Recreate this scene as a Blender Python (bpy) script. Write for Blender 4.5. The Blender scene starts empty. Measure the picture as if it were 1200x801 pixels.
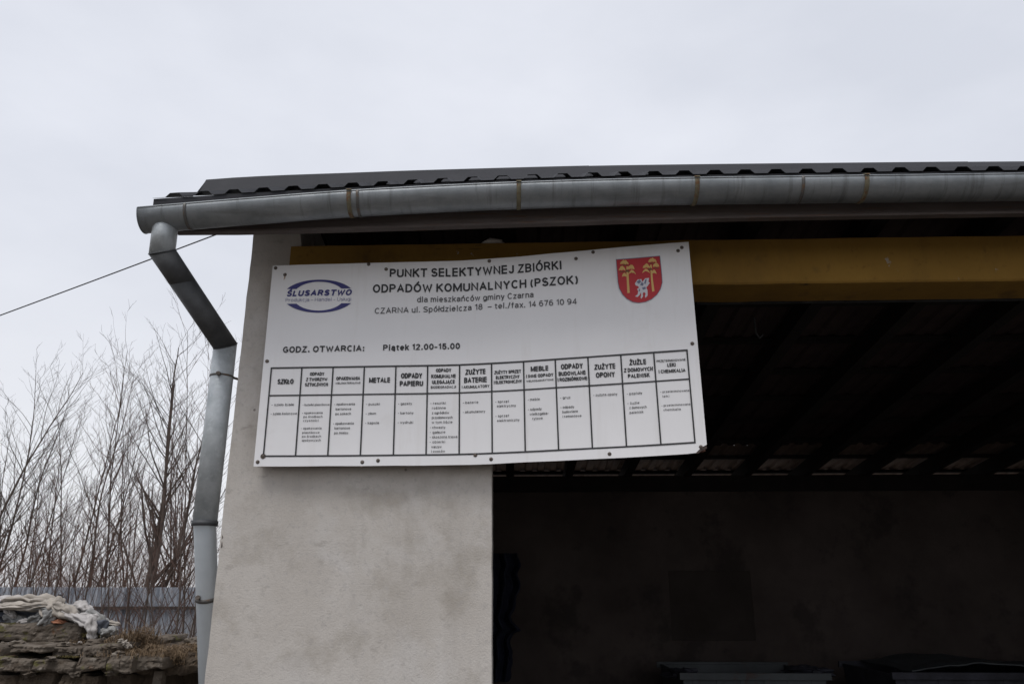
import bpy, bmesh, math, random
from mathutils import Vector, Matrix, noise
S = bpy.context.scene
C = S.collection
R = math.radians
# ------------------------------------------------------------------ camera
CAMZ = 1.6
TH = R(17.6)
cam_d = bpy.data.cameras.new('camera'); cam = bpy.data.objects.new('camera', cam_d); C.objects.link(cam)
cam.location = (0, 0, CAMZ); cam.rotation_euler = (R(90) + TH, 0, 0)
cam_d.sensor_fit = 'HORIZONTAL'; cam_d.sensor_width = 23.5; cam_d.lens = 23.5 * 919 / 1200
cam_d.clip_start = 0.05; cam_d.clip_end = 2000
S.camera = cam
S.view_settings.view_transform = 'Standard'; S.view_settings.look = 'None'
S.view_settings.exposure = 0; S.view_settings.gamma = 1
# ------------------------------------------------------------------ world
SUN_EL, SUN_AZ = R(62), R(205)     # behind the camera, a little to the left; azimuth clockwise from +Y
W_ = bpy.data.worlds.new('World'); S.world = W_; W_.use_nodes = True
nt = W_.node_tree; nt.nodes.clear(); N = nt.nodes.new; L = nt.links.new
out = N('ShaderNodeOutputWorld'); bg1 = N('ShaderNodeBackground'); bg2 = N('ShaderNodeBackground'); add = N('ShaderNodeAddShader')
sky = N('ShaderNodeTexSky'); sky.sky_type = 'NISHITA'; sky.sun_disc = False
sky.sun_elevation = SUN_EL; sky.sun_rotation = SUN_AZ; sky.dust_density = 4.0; sky.air_density = 1.0
L(sky.outputs[0], bg1.inputs[0]); bg1.inputs[1].default_value = 0.012
tc = N('ShaderNodeTexCoord'); mp = N('ShaderNodeMapping'); mp.inputs['Scale'].default_value = (1.0, 1.0, 2.2)
L(tc.outputs['Generated'], mp.inputs[0])
nz = N('ShaderNodeTexNoise'); nz.inputs['Scale'].default_value = 2.3; nz.inputs['Detail'].default_value = 6; nz.inputs['Roughness'].default_value = .5
L(mp.outputs[0], nz.inputs[0])
cr = N('ShaderNodeValToRGB'); cr.color_ramp.elements[0].position = .34; cr.color_ramp.elements[1].position = .66
cr.color_ramp.elements[0].color = (.66, .685, .755, 1); cr.color_ramp.elements[1].color = (.79, .81, .875, 1)
L(nz.outputs['Fac'], cr.inputs[0])
sx = N('ShaderNodeSeparateXYZ'); L(tc.outputs['Generated'], sx.inputs[0])
mr = N('ShaderNodeMapRange'); mr.interpolation_type = 'SMOOTHSTEP'; mr.inputs[1].default_value = .02; mr.inputs[2].default_value = .48; mr.inputs[3].default_value = .8; mr.inputs[4].default_value = 0
L(sx.outputs[2], mr.inputs[0]); mxs = N('ShaderNodeMix'); mxs.data_type = 'RGBA'; L(mr.outputs[0], mxs.inputs[0]); L(cr.outputs[0], mxs.inputs[6]); mxs.inputs[7].default_value = (.86, .862, .885, 1)
L(mxs.outputs[2], bg2.inputs[0]); bg2.inputs[1].default_value = 1.0
L(bg1.outputs[0], add.inputs[0]); L(bg2.outputs[0], add.inputs[1]); L(add.outputs[0], out.inputs[0])
# ------------------------------------------------------------------ sun (overcast)
sd = bpy.data.lights.new('sun', 'SUN'); sd.energy = 1.7; sd.angle = R(30); sd.color = (1, .965, .92)
so = bpy.data.objects.new('sun', sd); C.objects.link(so)
sdir = Vector((math.sin(SUN_AZ) * math.cos(SUN_EL), math.cos(SUN_AZ) * math.cos(SUN_EL), math.sin(SUN_EL)))
so.rotation_euler = sdir.to_track_quat('Z', 'Y').to_euler(); so.location = sdir * 60

# ------------------------------------------------------------------ materials
def mat(name, col, rough=.8, metal=0, var=.12, scale=6, col2=None, bump=.0, bscale=60, stretch=(1, 1, 1), spec=.4, detail=5, extra=None):
    m = bpy.data.materials.new(name); m.use_nodes = True
    t = m.node_tree; n = t.nodes.new; l = t.links.new
    b = t.nodes['Principled BSDF']; b.inputs['Roughness'].default_value = rough; b.inputs['Metallic'].default_value = metal
    b.inputs['Specular IOR Level'].default_value = spec
    tcn = n('ShaderNodeTexCoord'); mpn = n('ShaderNodeMapping'); mpn.inputs['Scale'].default_value = stretch
    l(tcn.outputs['Object'], mpn.inputs[0])
    nn = n('ShaderNodeTexNoise'); nn.inputs['Scale'].default_value = scale; nn.inputs['Detail'].default_value = detail; nn.inputs['Roughness'].default_value = .62
    l(mpn.outputs[0], nn.inputs[0])
    r = n('ShaderNodeValToRGB'); r.color_ramp.elements[0].position = .3; r.color_ramp.elements[1].position = .7
    c2 = col2 or tuple(c * (1 + var) for c in col)
    c1 = col if col2 else tuple(c * (1 - var) for c in col)
    r.color_ramp.elements[0].color = (*c1, 1); r.color_ramp.elements[1].color = (*c2, 1)
    l(nn.outputs['Fac'], r.inputs[0]); cur = r.outputs[0]
    if extra: cur = extra(t, mpn, cur)
    l(cur, b.inputs['Base Color'])
    if bump:
        bn = n('ShaderNodeTexNoise'); bn.inputs['Scale'].default_value = bscale; bn.inputs['Detail'].default_value = 4
        l(mpn.outputs[0], bn.inputs[0]); bb = n('ShaderNodeBump'); bb.inputs['Strength'].default_value = bump; bb.inputs['Distance'].default_value = .01
        l(bn.outputs['Fac'], bb.inputs['Height']); l(bb.outputs[0], b.inputs['Normal'])
    return m

def spots(col, scale, thr, soft=.02, seedoff=0, strength=1.0, stretch=None, kind='noise'):
    """irregular marks of one colour laid over a base"""
    def f(t, mpn, cur):
        n = t.nodes.new; l = t.links.new
        m2 = n('ShaderNodeMapping'); m2.inputs['Location'].default_value = (seedoff, seedoff * .7, 3.1 * seedoff)
        if stretch: m2.inputs['Scale'].default_value = stretch
        l(mpn.outputs[0], m2.inputs[0])
        if kind == 'voronoi':
            v = n('ShaderNodeTexVoronoi'); v.inputs['Scale'].default_value = scale; l(m2.outputs[0], v.inputs[0]); o = v.outputs['Distance']
            mr = n('ShaderNodeMapRange'); mr.inputs[1].default_value = thr; mr.inputs[2].default_value = thr + soft; mr.inputs[3].default_value = strength; mr.inputs[4].default_value = 0
        else:
            v = n('ShaderNodeTexNoise'); v.inputs['Scale'].default_value = scale; v.inputs['Detail'].default_value = 6; v.inputs['Roughness'].default_value = .65
            l(m2.outputs[0], v.inputs[0]); o = v.outputs['Fac']
            mr = n('ShaderNodeMapRange'); mr.inputs[1].default_value = thr; mr.inputs[2].default_value = thr + soft; mr.inputs[3].default_value = 0; mr.inputs[4].default_value = strength
        l(o, mr.inputs[0])
        mx = n('ShaderNodeMix'); mx.data_type = 'RGBA'; l(mr.outputs[0], mx.inputs[0]); l(cur, mx.inputs[6]); mx.inputs[7].default_value = (*col, 1)
        return mx.outputs[2]
    return f
def chain(*fs):
    def f(t, m, cur):
        for g in fs: cur = g(t, m, cur)
        return cur
    return f

M = {}
M['plaster'] = mat('cement plaster', (.425, .392, .355), .92, scale=2.1, col2=(.525, .497, .465), bump=.22, bscale=130, spec=.2, detail=8,
    extra=chain(spots((.33, .305, .28), 2.2, .5, .25, 14, .4, (3.2, 3.2, .45)), spots((.30, .27, .23), 3.2, .53, .13, 1.3, .55), spots((.54, .52, .50), 2.6, .52, .1, 27, .5), spots((.52, .505, .50), 1.6, .55, .2, 5.1, .5),
                spots((.30, .275, .25), 7.5, .63, .05, 9.2, .45, (1, 1, 2.2)), spots((.15, .13, .12), 6.0, .028, .014, 2.2, .8, None, 'voronoi'), spots((.30, .28, .26), 170, .60, .05, 2.2, .35),
                spots((.36, .34, .325), 42, .55, .1, 4.4, .45)))
M['ochre'] = mat('ochre painted plaster', (.215, .120, .024), .85, scale=1.5, col2=(.30, .172, .036), bump=.25, bscale=40, spec=.25,
    extra=chain(spots((.12, .07, .025), 5, .58, .1, 2, .6), spots((.16, .085, .02), 26, .6, .08, 7, .5), spots((.10, .055, .02), 1.3, .5, .2, 31, .45, (2, 2, .6)), spots((.32, .30, .27), 11, .68, .015, 17, .9), spots((.05, .035, .02), 2, .66, .02, 44, .8, (.6, 1, 9))))
M['soot'] = mat('smoke darkened plaster', (.052, .041, .037), .95, scale=1.1, col2=(.100, .080, .073), bump=.3, bscale=30, spec=.1, extra=spots((.034, .029, .027), 2.4, .55, .1, 3, .6))  # dimness of the garage interior is put into this dark plaster colour
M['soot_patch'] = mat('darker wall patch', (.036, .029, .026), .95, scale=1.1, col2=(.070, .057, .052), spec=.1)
M['galv'] = mat('weathered galvanised steel', (.20, .218, .23), .50, .65, scale=9, col2=(.31, .33, .345), bump=.06, bscale=140, stretch=(1, 1, 1),
    extra=chain(spots((.10, .10, .10), 4, .55, .12, 21, .55, (7, .5, .5)), spots((.16, .165, .165), 3.0, .55, .14, 2, .6, (.5, 3, 6)), spots((.38, .40, .42), 75, .6, .1, 6, .2), spots((.17, .12, .08), 6, .69, .05, 8, .6)))
M['galv_pipe'] = mat('galvanised pipe', (.36, .39, .405), .5, .4, scale=14, col2=(.53, .56, .575), bump=.08, bscale=90,
    extra=chain(spots((.56, .60, .615), 34, .56, .06, 6, .5), spots((.2, .21, .21), 5, .6, .08, 3, .5)))
M['galv_dark'] = mat('galvanised elbow', (.05, .052, .056), .6, .3, scale=10, col2=(.10, .104, .108), bump=.05)
M['zinc'] = mat('pale zinc pipe', (.50, .545, .58), .45, .35, scale=5, col2=(.60, .645, .68), bump=.03, extra=spots((.35, .38, .40), 5, .62, .06, 3, .5, (2, 2, .5)))
M['strap'] = mat('rusty yellow strap', (.13, .11, .07), .8, .2, scale=40, col2=(.20, .18, .12), bump=.2, extra=spots((.16, .07, .03), 30, .52, .08, 3, .8))
M['seam'] = mat('soldered seam', (.13, .125, .12), .6, .5, scale=30, extra=spots((.2, .11, .05), 25, .55, .1, 2, .6))
M['graphite'] = mat('graphite coated steel', (.026, .027, .031), .7, .0, scale=2, col2=(.036, .037, .043), spec=.18, extra=spots((.045, .045, .05), 5, .58, .2, 2, .5))
M['fascia'] = mat('weathered painted board', (.075, .060, .056), .8, scale=5, col2=(.115, .096, .09), stretch=(1, 1, 6), bump=.15, extra=spots((.10, .05, .028), 4, .56, .09, 3, .7, (1, 1, 4)))
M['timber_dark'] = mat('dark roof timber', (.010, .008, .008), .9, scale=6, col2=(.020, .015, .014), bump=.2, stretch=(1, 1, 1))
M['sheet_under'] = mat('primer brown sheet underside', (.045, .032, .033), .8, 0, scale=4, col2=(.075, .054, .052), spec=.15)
M['sign'] = mat('white sign sheet', (.76, .755, .765), .42, scale=2.5, col2=(.80, .795, .805), spec=.4,
    extra=chain(spots((.64, .62, .60), 3.1, .60, .12, 2, .35), spots((.55, .52, .48), 60, .72, .04, 5, .5), spots((.60, .575, .545), 3, .56, .2, 12, .35, (4, 4, .4))))
M['ink'] = mat('black sign print', (.025, .025, .028), .5, var=.1)
M['ink_grey'] = mat('dark grey sign print', (.075, .075, .08), .5, var=.1)
M['ink_body'] = mat('small black print', (.06, .06, .065), .5, var=.1)
M['blue'] = mat('navy logo print', (.035, .035, .17), .5, var=.1)
M['blue_grey'] = mat('outline logo print', (.16, .16, .30), .5, var=.1)
M['red'] = mat('red crest print', (.46, .022, .03), .5, var=.06)
M['gold'] = mat('yellow crest print', (.66, .42, .14), .5, var=.08)
M['brown'] = mat('brown crest print', (.16, .06, .02), .5)
M['silver'] = mat('pale grey crest print', (.62, .60, .64), .5, var=.05)
M['griff_dark'] = mat('slate crest print', (.16, .18, .26), .5, var=.05)
M['screw'] = mat('rusty screw', (.07, .055, .045), .6, .5, scale=90, col2=(.20, .17, .15))
M['rust'] = mat('rust stain', (.30, .17, .10), .8, scale=80, col2=(.5, .40, .33))
M['sheet_old'] = mat('old bare sheet underside', (.19, .135, .11), .7, .1, scale=4, col2=(.30, .22, .18), extra=spots((.12, .07, .05), 8, .55, .1, 3, .7, (4, .6, 1)))  # paler colour stands in for daylight entering over the rear wall
M['frame_wood'] = mat('red brown painted timber', (.105, .045, .03), .8, scale=8, col2=(.17, .085, .06), stretch=(1, 1, 5), bump=.2)
M['rubber'] = mat('black cable sheath', (.02, .02, .022), .6)
M['bark'] = mat('grey brown bark', (.050, .037, .030), .9, scale=12, col2=(.10, .076, .064), bump=.3, bscale=40)
M['twig'] = mat('reddish twigs', (.062, .036, .028), .85, scale=5, col2=(.115, .070, .056))
M['bramble'] = mat('red brown brushwood', (.085, .044, .032), .85, scale=4, col2=(.15, .086, .062))
M['fence'] = mat('blue grey corrugated steel', (.25, .275, .315), .6, .15, scale=2.2, col2=(.41, .435, .475), stretch=(1.5, 1.5, .6),
    extra=chain(spots((.10, .115, .145), 9, .5, .12, 8, .75, (1, 1, .08)), spots((.30, .25, .22), 3, .6, .1, 3, .6), spots((.13, .15, .19), 9, .55, .15, 6, .5, (2, 2, .4))))  # dark upright stripes paint in the shading of the corrugations
M['fence_rail'] = mat('dark fence rail', (.04, .032, .03), .8)
M['concrete_old'] = mat('weathered old concrete', (.068, .055, .044), .95, scale=5, col2=(.15, .128, .106), bump=.8, bscale=26, spec=.15, stretch=(1, 1, 1.5), detail=9,
    extra=chain(spots((.062, .048, .036), 6, .53, .08, 3, .85, (1, 1, 1.4)), spots((.27, .245, .215), 12, .62, .06, 7, .6), spots((.10, .095, .03), 6, .6, .06, 11, .8), spots((.13, .06, .03), 5, .63, .05, 15, .7)))
M['soil'] = mat('dark brown soil', (.045, .033, .024), .98, scale=14, col2=(.09, .068, .048), bump=.9, bscale=50)
M['grass'] = mat('dry straw grass', (.075, .048, .030), .9, scale=42, col2=(.24, .17, .10))
M['moss'] = mat('moss', (.07, .065, .02), .95, scale=20, col2=(.13, .10, .035), bump=.9, bscale=60)
M['rag_white'] = mat('dirty off white cloth', (.30, .285, .275), .85, scale=8, col2=(.50, .48, .47), bump=.3, bscale=30)
M['rag_beige'] = mat('dirty beige cloth', (.25, .225, .20), .9, scale=8, col2=(.40, .365, .32), bump=.3, bscale=30)
M['rag_grey'] = mat('grey cloth', (.17, .17, .165), .9, scale=9, col2=(.29, .29, .285), bump=.3, bscale=30)
M['rag_dark'] = mat('dark blue grey film', (.04, .045, .06), .6, scale=9, col2=(.11, .12, .145), bump=.3)
M['rag_orange'] = mat('faded orange scrap', (.32, .14, .08), .8, scale=9)
M['dirt'] = mat('trampled dirt yard', (.085, .075, .065), .98, scale=.8, col2=(.14, .125, .11), bump=.6, bscale=8)
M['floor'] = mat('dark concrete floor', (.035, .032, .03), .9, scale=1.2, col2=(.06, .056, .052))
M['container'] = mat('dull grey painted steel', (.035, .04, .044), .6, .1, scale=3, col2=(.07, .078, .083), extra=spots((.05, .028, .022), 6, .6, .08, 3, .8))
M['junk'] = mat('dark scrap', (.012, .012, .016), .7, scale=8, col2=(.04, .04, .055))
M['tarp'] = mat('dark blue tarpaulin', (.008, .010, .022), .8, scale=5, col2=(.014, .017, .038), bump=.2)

# ------------------------------------------------------------------ helpers
KB = .035
_c, _s = math.cos(TH), math.sin(TH)
def ray(px, py):
    u = (px - 600) / 919; v = (400.5 - py) / 919
    return Vector((u, _c - v * _s, _s + v * _c))
def P(px, py, D, k=0.0):
    r = ray(px, py); t = D / (r.y + k * r.x)
    return Vector((r.x * t, r.y * t, CAMZ + r.z * t))
def PB(px, py, d): return P(px, py, d, KB)
def BB(u, d, z): return Vector((u, d - KB * u, z))       # building coordinates

def tag(o, label=None, cat=None, group=None, kind=None):
    if label: o['label'] = label
    if cat: o['category'] = cat
    if group: o['group'] = group
    if kind: o['kind'] = kind
    return o
def root_loc(p):
    v = Vector((0, 0, 0))
    while p is not None:
        v += p.location; p = p.parent
    return v
def thing(name, loc, label, cat, group=None):
    o = bpy.data.objects.new(name, None); o.empty_display_size = .1; o.location = loc; C.objects.link(o)
    return tag(o, label, cat, group)
def mesh_obj(name, vs, fs, m, parent=None, smooth=False, loc=None):
    base = root_loc(parent)
    l = Vector(loc) - base if loc is not None else Vector((0, 0, 0))
    off = base + l
    me = bpy.data.meshes.new(name); me.from_pydata([tuple(Vector(v) - off) for v in vs], [], fs); me.validate()
    me.materials.append(m)
    if smooth:
        me.polygons.foreach_set('use_smooth', [True] * len(me.polygons))
    o = bpy.data.objects.new(name, me); C.objects.link(o); o.location = l
    if parent: o.parent = parent
    return o
class MB:
    def __init__(s): s.v = []; s.f = []
    def add(s, vs, fs):
        b = len(s.v); s.v += [Vector(v) for v in vs]; s.f += [tuple(i + b for i in f) for f in fs]
    def hexa(s, p):   # 8 corners: 0-3 front loop, 4-7 back loop
        s.add(p, [(0, 1, 2, 3), (7, 6, 5, 4), (0, 4, 5, 1), (1, 5, 6, 2), (2, 6, 7, 3), (3, 7, 4, 0)])
    def bbox(s, u0, u1, d0, d1, z0, z1, z0b=None, z1b=None):
        z0b = z0 if z0b is None else z0b; z1b = z1 if z1b is None else z1b
        s.hexa([BB(u0, d0, z0), BB(u1, d0, z0), BB(u1, d0, z1), BB(u0, d0, z1), BB(u0, d1, z0b), BB(u1, d1, z0b), BB(u1, d1, z1b), BB(u0, d1, z1b)])
    def tube(s, pts, rad, n=8, cap=True, squash=None):
        pts = [Vector(p) for p in pts]; m = len(pts)
        rad = rad if isinstance(rad, (list, tuple)) else [rad] * m
        b = len(s.v); prev = None
        for i, p in enumerate(pts):
            d = (pts[min(i + 1, m - 1)] - pts[max(i - 1, 0)]).normalized()
            if prev is None:
                a = Vector((1, 0, 0)) if abs(d.x) < .8 else Vector((0, 1, 0))
                a = (a - d * a.dot(d)).normalized()
            else:
                a = (prev - d * prev.dot(d)); a = a.normalized() if a.length > 1e-6 else Vector((1, 0, 0))
            prev = a; c = d.cross(a)
            for k in range(n):
                t = 2 * math.pi * k / n
                s.v.append(p + (a * math.cos(t) + c * math.sin(t)) * rad[i])
        for i in range(m - 1):
            for k in range(n):
                k2 = (k + 1) % n
                s.f.append((b + i * n + k, b + i * n + k2, b + (i + 1) * n + k2, b + (i + 1) * n + k))
        if cap:
            s.f.append(tuple(b + k for k in reversed(range(n)))); s.f.append(tuple(b + (m - 1) * n + k for k in range(n)))
    def build(s, name, m, parent=None, smooth=False, loc=None): return mesh_obj(name, s.v, s.f, m, parent, smooth, loc)
def prism_px(poly, d, depth, k=KB):
    f = [P(x, y, d, k) for x, y in poly]; n = len(f)
    b = [p + Vector((0, depth, 0)) for p in f]
    return f + b, [tuple(range(n)), tuple(reversed(range(n, 2 * n)))] + [(i, i + n, (i + 1) % n + n, (i + 1) % n) for i in range(n)]
def bevel(o, w=.004, seg=2):
    md = o.modifiers.new('bevel', 'BEVEL'); md.width = w; md.segments = seg; md.limit_method = 'ANGLE'; md.angle_limit = R(40)
    return o
def poly_interp(pts, x):
    for (x0, y0), (x1, y1) in zip(pts, pts[1:]):
        if x <= x1 or (x1, y1) == pts[-1]:
            return y0 + (y1 - y0) * (x - x0) / (x1 - x0)
def smooth_interp(pts, x):      # catmull-rom on uneven x
    n = len(pts)
    i = 0
    while i < n - 2 and x > pts[i + 1][0]: i += 1
    p0 = pts[max(i - 1, 0)]; p1 = pts[i]; p2 = pts[i + 1]; p3 = pts[min(i + 2, n - 1)]
    h = p2[0] - p1[0]; t = (x - p1[0]) / h
    m1 = (p2[1] - p0[1]) / (p2[0] - p0[0]) * h; m2 = (p3[1] - p1[1]) / (p3[0] - p1[0]) * h
    if t < 0: return p1[1] + m1 * t
    if t > 1: return p2[1] + m2 * (t - 1)
    return (2*t**3 - 3*t*t + 1) * p1[1] + (t**3 - 2*t*t + t) * m1 + (-2*t**3 + 3*t*t) * p2[1] + (t**3 - t*t) * m2

# ================================================================== SETTING
g = MB(); g.add([(-400, -400, 0), (400, -400, 0), (400, 600, 0), (-400, 600, 0)], [(0, 1, 2, 3)])
tag(g.build('ground', M['dirt']), kind='structure')

# ================================================================== BUILDING
bld = thing('garage_building', BB(-1.28, 3.5, 0), 'open fronted garage building of bare grey plaster with an ochre lintel and dark metal roof', 'building')
UL = -1.281; UR = 6.4
EAVE_Z = CAMZ
def roof_z(d): return CAMZ + 1.90 - .1286 * (d - 3.45)
# front pillar wall, gridded so that its edge is slightly uneven
def pillar():
    bm = bmesh.new(); nz_, nu = 70, 24
    rnd = random.Random(3)
    grid = {}
    for side, dd in ((0, 3.5), (1, 3.74)):
        for i in range(nz_ + 1):
            z0_ = 3.5 * i / nz_
            for j in range(nu + 1):
                z = z0_ if j <= 4 else min(z0_, CAMZ + 1.60 - .0001 * (nz_ - i))
                ur = -.075 + (-.091 + .075) * z / 2.2
                u = UL + .0495 * j if j <= 4 else UL + .198 + (ur - UL - .198) * (j - 4) / (nu - 4)
                w = 0; 
                if j == 0: u += .0028 * noise.noise(Vector((3, 7, z * 9))) + .002 * noise.noise(Vector((3, 7, z * 31)))
                if j == nu: u += .0022 * noise.noise(Vector((9, 1, z * 12)))
                if side == 0: w = .0035 * noise.noise(Vector((u * 1.7, 4, z * 1.7))) + .0008 * noise.noise(Vector((u * 12, 4, z * 12)))
                grid[side, i, j] = bm.verts.new(BB(u, dd + w, z) - bld.location)
    for i in range(nz_):
        for j in range(nu):
            bm.faces.new((grid[0, i, j], grid[0, i, j + 1], grid[0, i + 1, j + 1], grid[0, i + 1, j]))
            bm.faces.new((grid[1, i, j], grid[1, i + 1, j], grid[1, i + 1, j + 1], grid[1, i, j + 1]))
        for j, fl in ((0, 0), (nu, 1)):
            q = (grid[0, i, j], grid[0, i + 1, j], grid[1, i + 1, j], grid[1, i, j]); bm.faces.new(q if not fl else q[::-1])
    for j in range(nu):
        bm.faces.new((grid[0, nz_, j], grid[0, nz_, j + 1], grid[1, nz_, j + 1], grid[1, nz_, j]))
    me = bpy.data.meshes.new('front_wall'); bm.to_mesh(me); bm.free(); me.materials.append(M['plaster'])
    o = bpy.data.objects.new('front_wall', me); C.objects.link(o); o.parent = bld
    return o
fw = pillar()
# chips knocked out of the left corner, with a crust of broken render round them
for (px, py, sz) in ((248, 638, .008), (251, 629, .006)):
    c = PB(px, py, 3.499); c.x = UL + .006
    vs = []; rnd = random.Random(int(px * py))
    for k in range(9):
        a = 2 * math.pi * k / 9; r = sz * rnd.uniform(.7, 1.25)
        vs.append(c + Vector((abs(math.cos(a)) * r * .8, -.001, math.sin(a) * r * 1.6)))
    vs.append(c + Vector((.002, -.003, 0)))
    mesh_obj('render_chip', vs, [(k, (k + 1) % 9, 9) for k in range(9)], M['soot'], fw)
# lintel
lt = MB(); ZT, ZB = CAMZ + 1.611, CAMZ + 1.384
nl = 60; u0, u1 = -1.085, 5.3
rows = []
for i in range(nl + 1):
    u = u0 + (u1 - u0) * i / nl
    wt = .004 * noise.noise(Vector((u * 4, 1, 1))) + .002 * noise.noise(Vector((u * 15, 1, 1))); wb = .003 * noise.noise(Vector((u * 5, 5, 1)))
    wf = .003 * noise.noise(Vector((u * 2.5, 8, 1)))
    ch = .008
    rows.append([BB(u, 3.49 + wf, ZB + ch + wb), BB(u, 3.49 + wf, ZT + wt), BB(u, 3.735, ZT + wt), BB(u, 3.735, ZB + wb), BB(u, 3.49 + ch + wf, ZB + wb)])
vs = [v for r in rows for v in r]; fs = []
for i in range(nl):
    for k in range(5):
        a = i * 5 + k; b = i * 5 + (k + 1) % 5; fs.append((a, a + 5, b + 5, b))
fs.append((4, 3, 2, 1, 0)); fs.append(tuple(nl * 5 + k for k in range(5)))
mesh_obj('lintel', vs, fs, M['ochre'], bld)
# mortar lump lying on the lintel
vs = []; fs = []
def lump(c, rx, ry, rz, seed, nu=14, nv=8, amp=.35):
    vs, fs = [], []
    for j in range(nv + 1):
        ph = math.pi * j / nv
        for i in range(nu):
            t = 2 * math.pi * i / nu
            d = Vector((math.sin(ph) * math.cos(t), math.sin(ph) * math.sin(t), math.cos(ph)))
            r = 1 + amp * noise.noise(d * 1.9 + Vector((seed, 0, 0))) + amp * .5 * noise.noise(d * 4.7 + Vector((0, seed, 0)))
            vs.append(Vector(c) + Vector((d.x * rx, d.y * ry, d.z * rz)) * r)
    for j in range(nv):
        for i in range(nu):
            a = j * nu + i; b = j * nu + (i + 1) % nu; fs.append((a, a + nu, b + nu, b))
    return vs, fs
v_, f_ = lump(PB(577, 284, 3.52), .058, .03, .016, 3); mesh_obj('mortar_lump', v_, f_, M['plaster'], bld, True)
# other walls
b = MB()
b.hexa([BB(UL, 3.742, 0), BB(UL + .24, 3.742, 0), BB(UL + .24, 3.742, roof_z(3.74)), BB(UL, 3.742, roof_z(3.74)),
        BB(UL, 8.60, 0), BB(UL + .24, 8.60, 0), BB(UL + .24, 8.60, roof_z(8.6)), BB(UL, 8.60, roof_z(8.6))]); b.build('side_wall', M['plaster'], bld)
b = MB()
b.hexa([BB(UR - .24, 3.742, 0), BB(UR, 3.742, 0), BB(UR, 3.742, roof_z(3.74)), BB(UR - .24, 3.742, roof_z(3.74)),
        BB(UR - .24, 8.60, 0), BB(UR, 8.60, 0), BB(UR, 8.60, roof_z(8.6)), BB(UR - .24, 8.60, roof_z(8.6))]); b.build('side_wall', M['plaster'], bld)
b = MB(); b.bbox(5.0, UR, 3.5, 3.74, 0, 3.5); b.build('front_wall', M['plaster'], bld)
ZR = CAMZ + .985
# rear wall with a blocked window recess
b = MB(); pw0, pw1 = PB(783, 668, 8.32), PB(886, 750, 8.32)
ua, ub_, za, zb = pw0.x, pw1.x, pw1.z, pw0.z
u0_, u1_ = UL + .242, UR - .242
b.bbox(u0_, ua, 8.32, 8.58, 0, ZR); b.bbox(ub_, u1_, 8.32, 8.58, 0, ZR)
b.bbox(ua, ub_, 8.32, 8.58, 0, za); b.bbox(ua, ub_, 8.32, 8.58, zb, ZR)
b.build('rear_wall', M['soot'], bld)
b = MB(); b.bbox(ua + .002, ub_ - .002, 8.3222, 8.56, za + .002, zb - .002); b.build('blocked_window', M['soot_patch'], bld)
b = MB(); b.bbox(u0_, u1_, 8.30, 8.46, ZR + .003, ZR + .165); b.build('wall_plate', M['timber_dark'], bld)
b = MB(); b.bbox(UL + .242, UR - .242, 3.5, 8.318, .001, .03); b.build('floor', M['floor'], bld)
# rafters
for i in range(-2, 12):
    u = -.02 + .616 * i
    if not (UL + .25 < u < UR - .3): continue
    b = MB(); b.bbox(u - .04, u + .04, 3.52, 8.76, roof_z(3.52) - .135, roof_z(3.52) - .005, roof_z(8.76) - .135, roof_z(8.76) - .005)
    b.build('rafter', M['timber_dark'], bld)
# battens
d = 3.62
while d < 8.75:
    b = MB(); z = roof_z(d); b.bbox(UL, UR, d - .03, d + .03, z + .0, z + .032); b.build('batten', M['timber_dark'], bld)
    d += .565
# rear roof sheets, trapezoid ribs running down the slope
def trap_profile(ua, ub, pitch, h):
    out = [(ua - .012, -.0004)]; x = ua; 
    while x < ub - 1e-6:
        for fx, fz in ((0, 0), (.42, 0), (.56, 1), (.86, 1)):
            out.append((x + fx * pitch, fz * h))
        x += pitch
    out.append((min(x, ub + pitch), 0)); return out
def trap_sheet(name, ua, ub, da, za, db, zb, pitch, h, m, parent, zwob=None, thick=.0012):
    pr = trap_profile(ua, ub, pitch, h); n = len(pr)
    vs = []
    for dd, zz in ((da, za), (db, zb)):
        for t in (0, thick):
            for u, w in pr: vs.append(BB(u, dd, zz + w - t + (zwob(u) if zwob else 0)))
    fs = []
    for i in range(n - 1):
        fs.append((i, i + 1, 2 * n + i + 1, 2 * n + i)); fs.append((n + i, 3 * n + i, 3 * n + i + 1, n + i + 1))
        fs.append((i, n + i, n + i + 1, i + 1)); fs.append((2 * n + i, 2 * n + i + 1, 3 * n + i + 1, 3 * n + i))
    return mesh_obj(name, vs, fs, m, parent)
pitch = .1326
nr = 8
u = UL - .02
k = 0
while u < UR:
    ue = min(u + pitch * nr, UR + .1); off = .0016 * (k % 2)
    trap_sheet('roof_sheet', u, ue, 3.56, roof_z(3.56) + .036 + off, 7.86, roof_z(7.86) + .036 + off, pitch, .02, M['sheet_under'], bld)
    trap_sheet('roof_sheet', u, ue, 7.80, roof_z(7.80) + .033 + off, 9.12, roof_z(9.12) + .033 + off, pitch, .02, M['sheet_old'], bld); u = ue; k += 1
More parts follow.
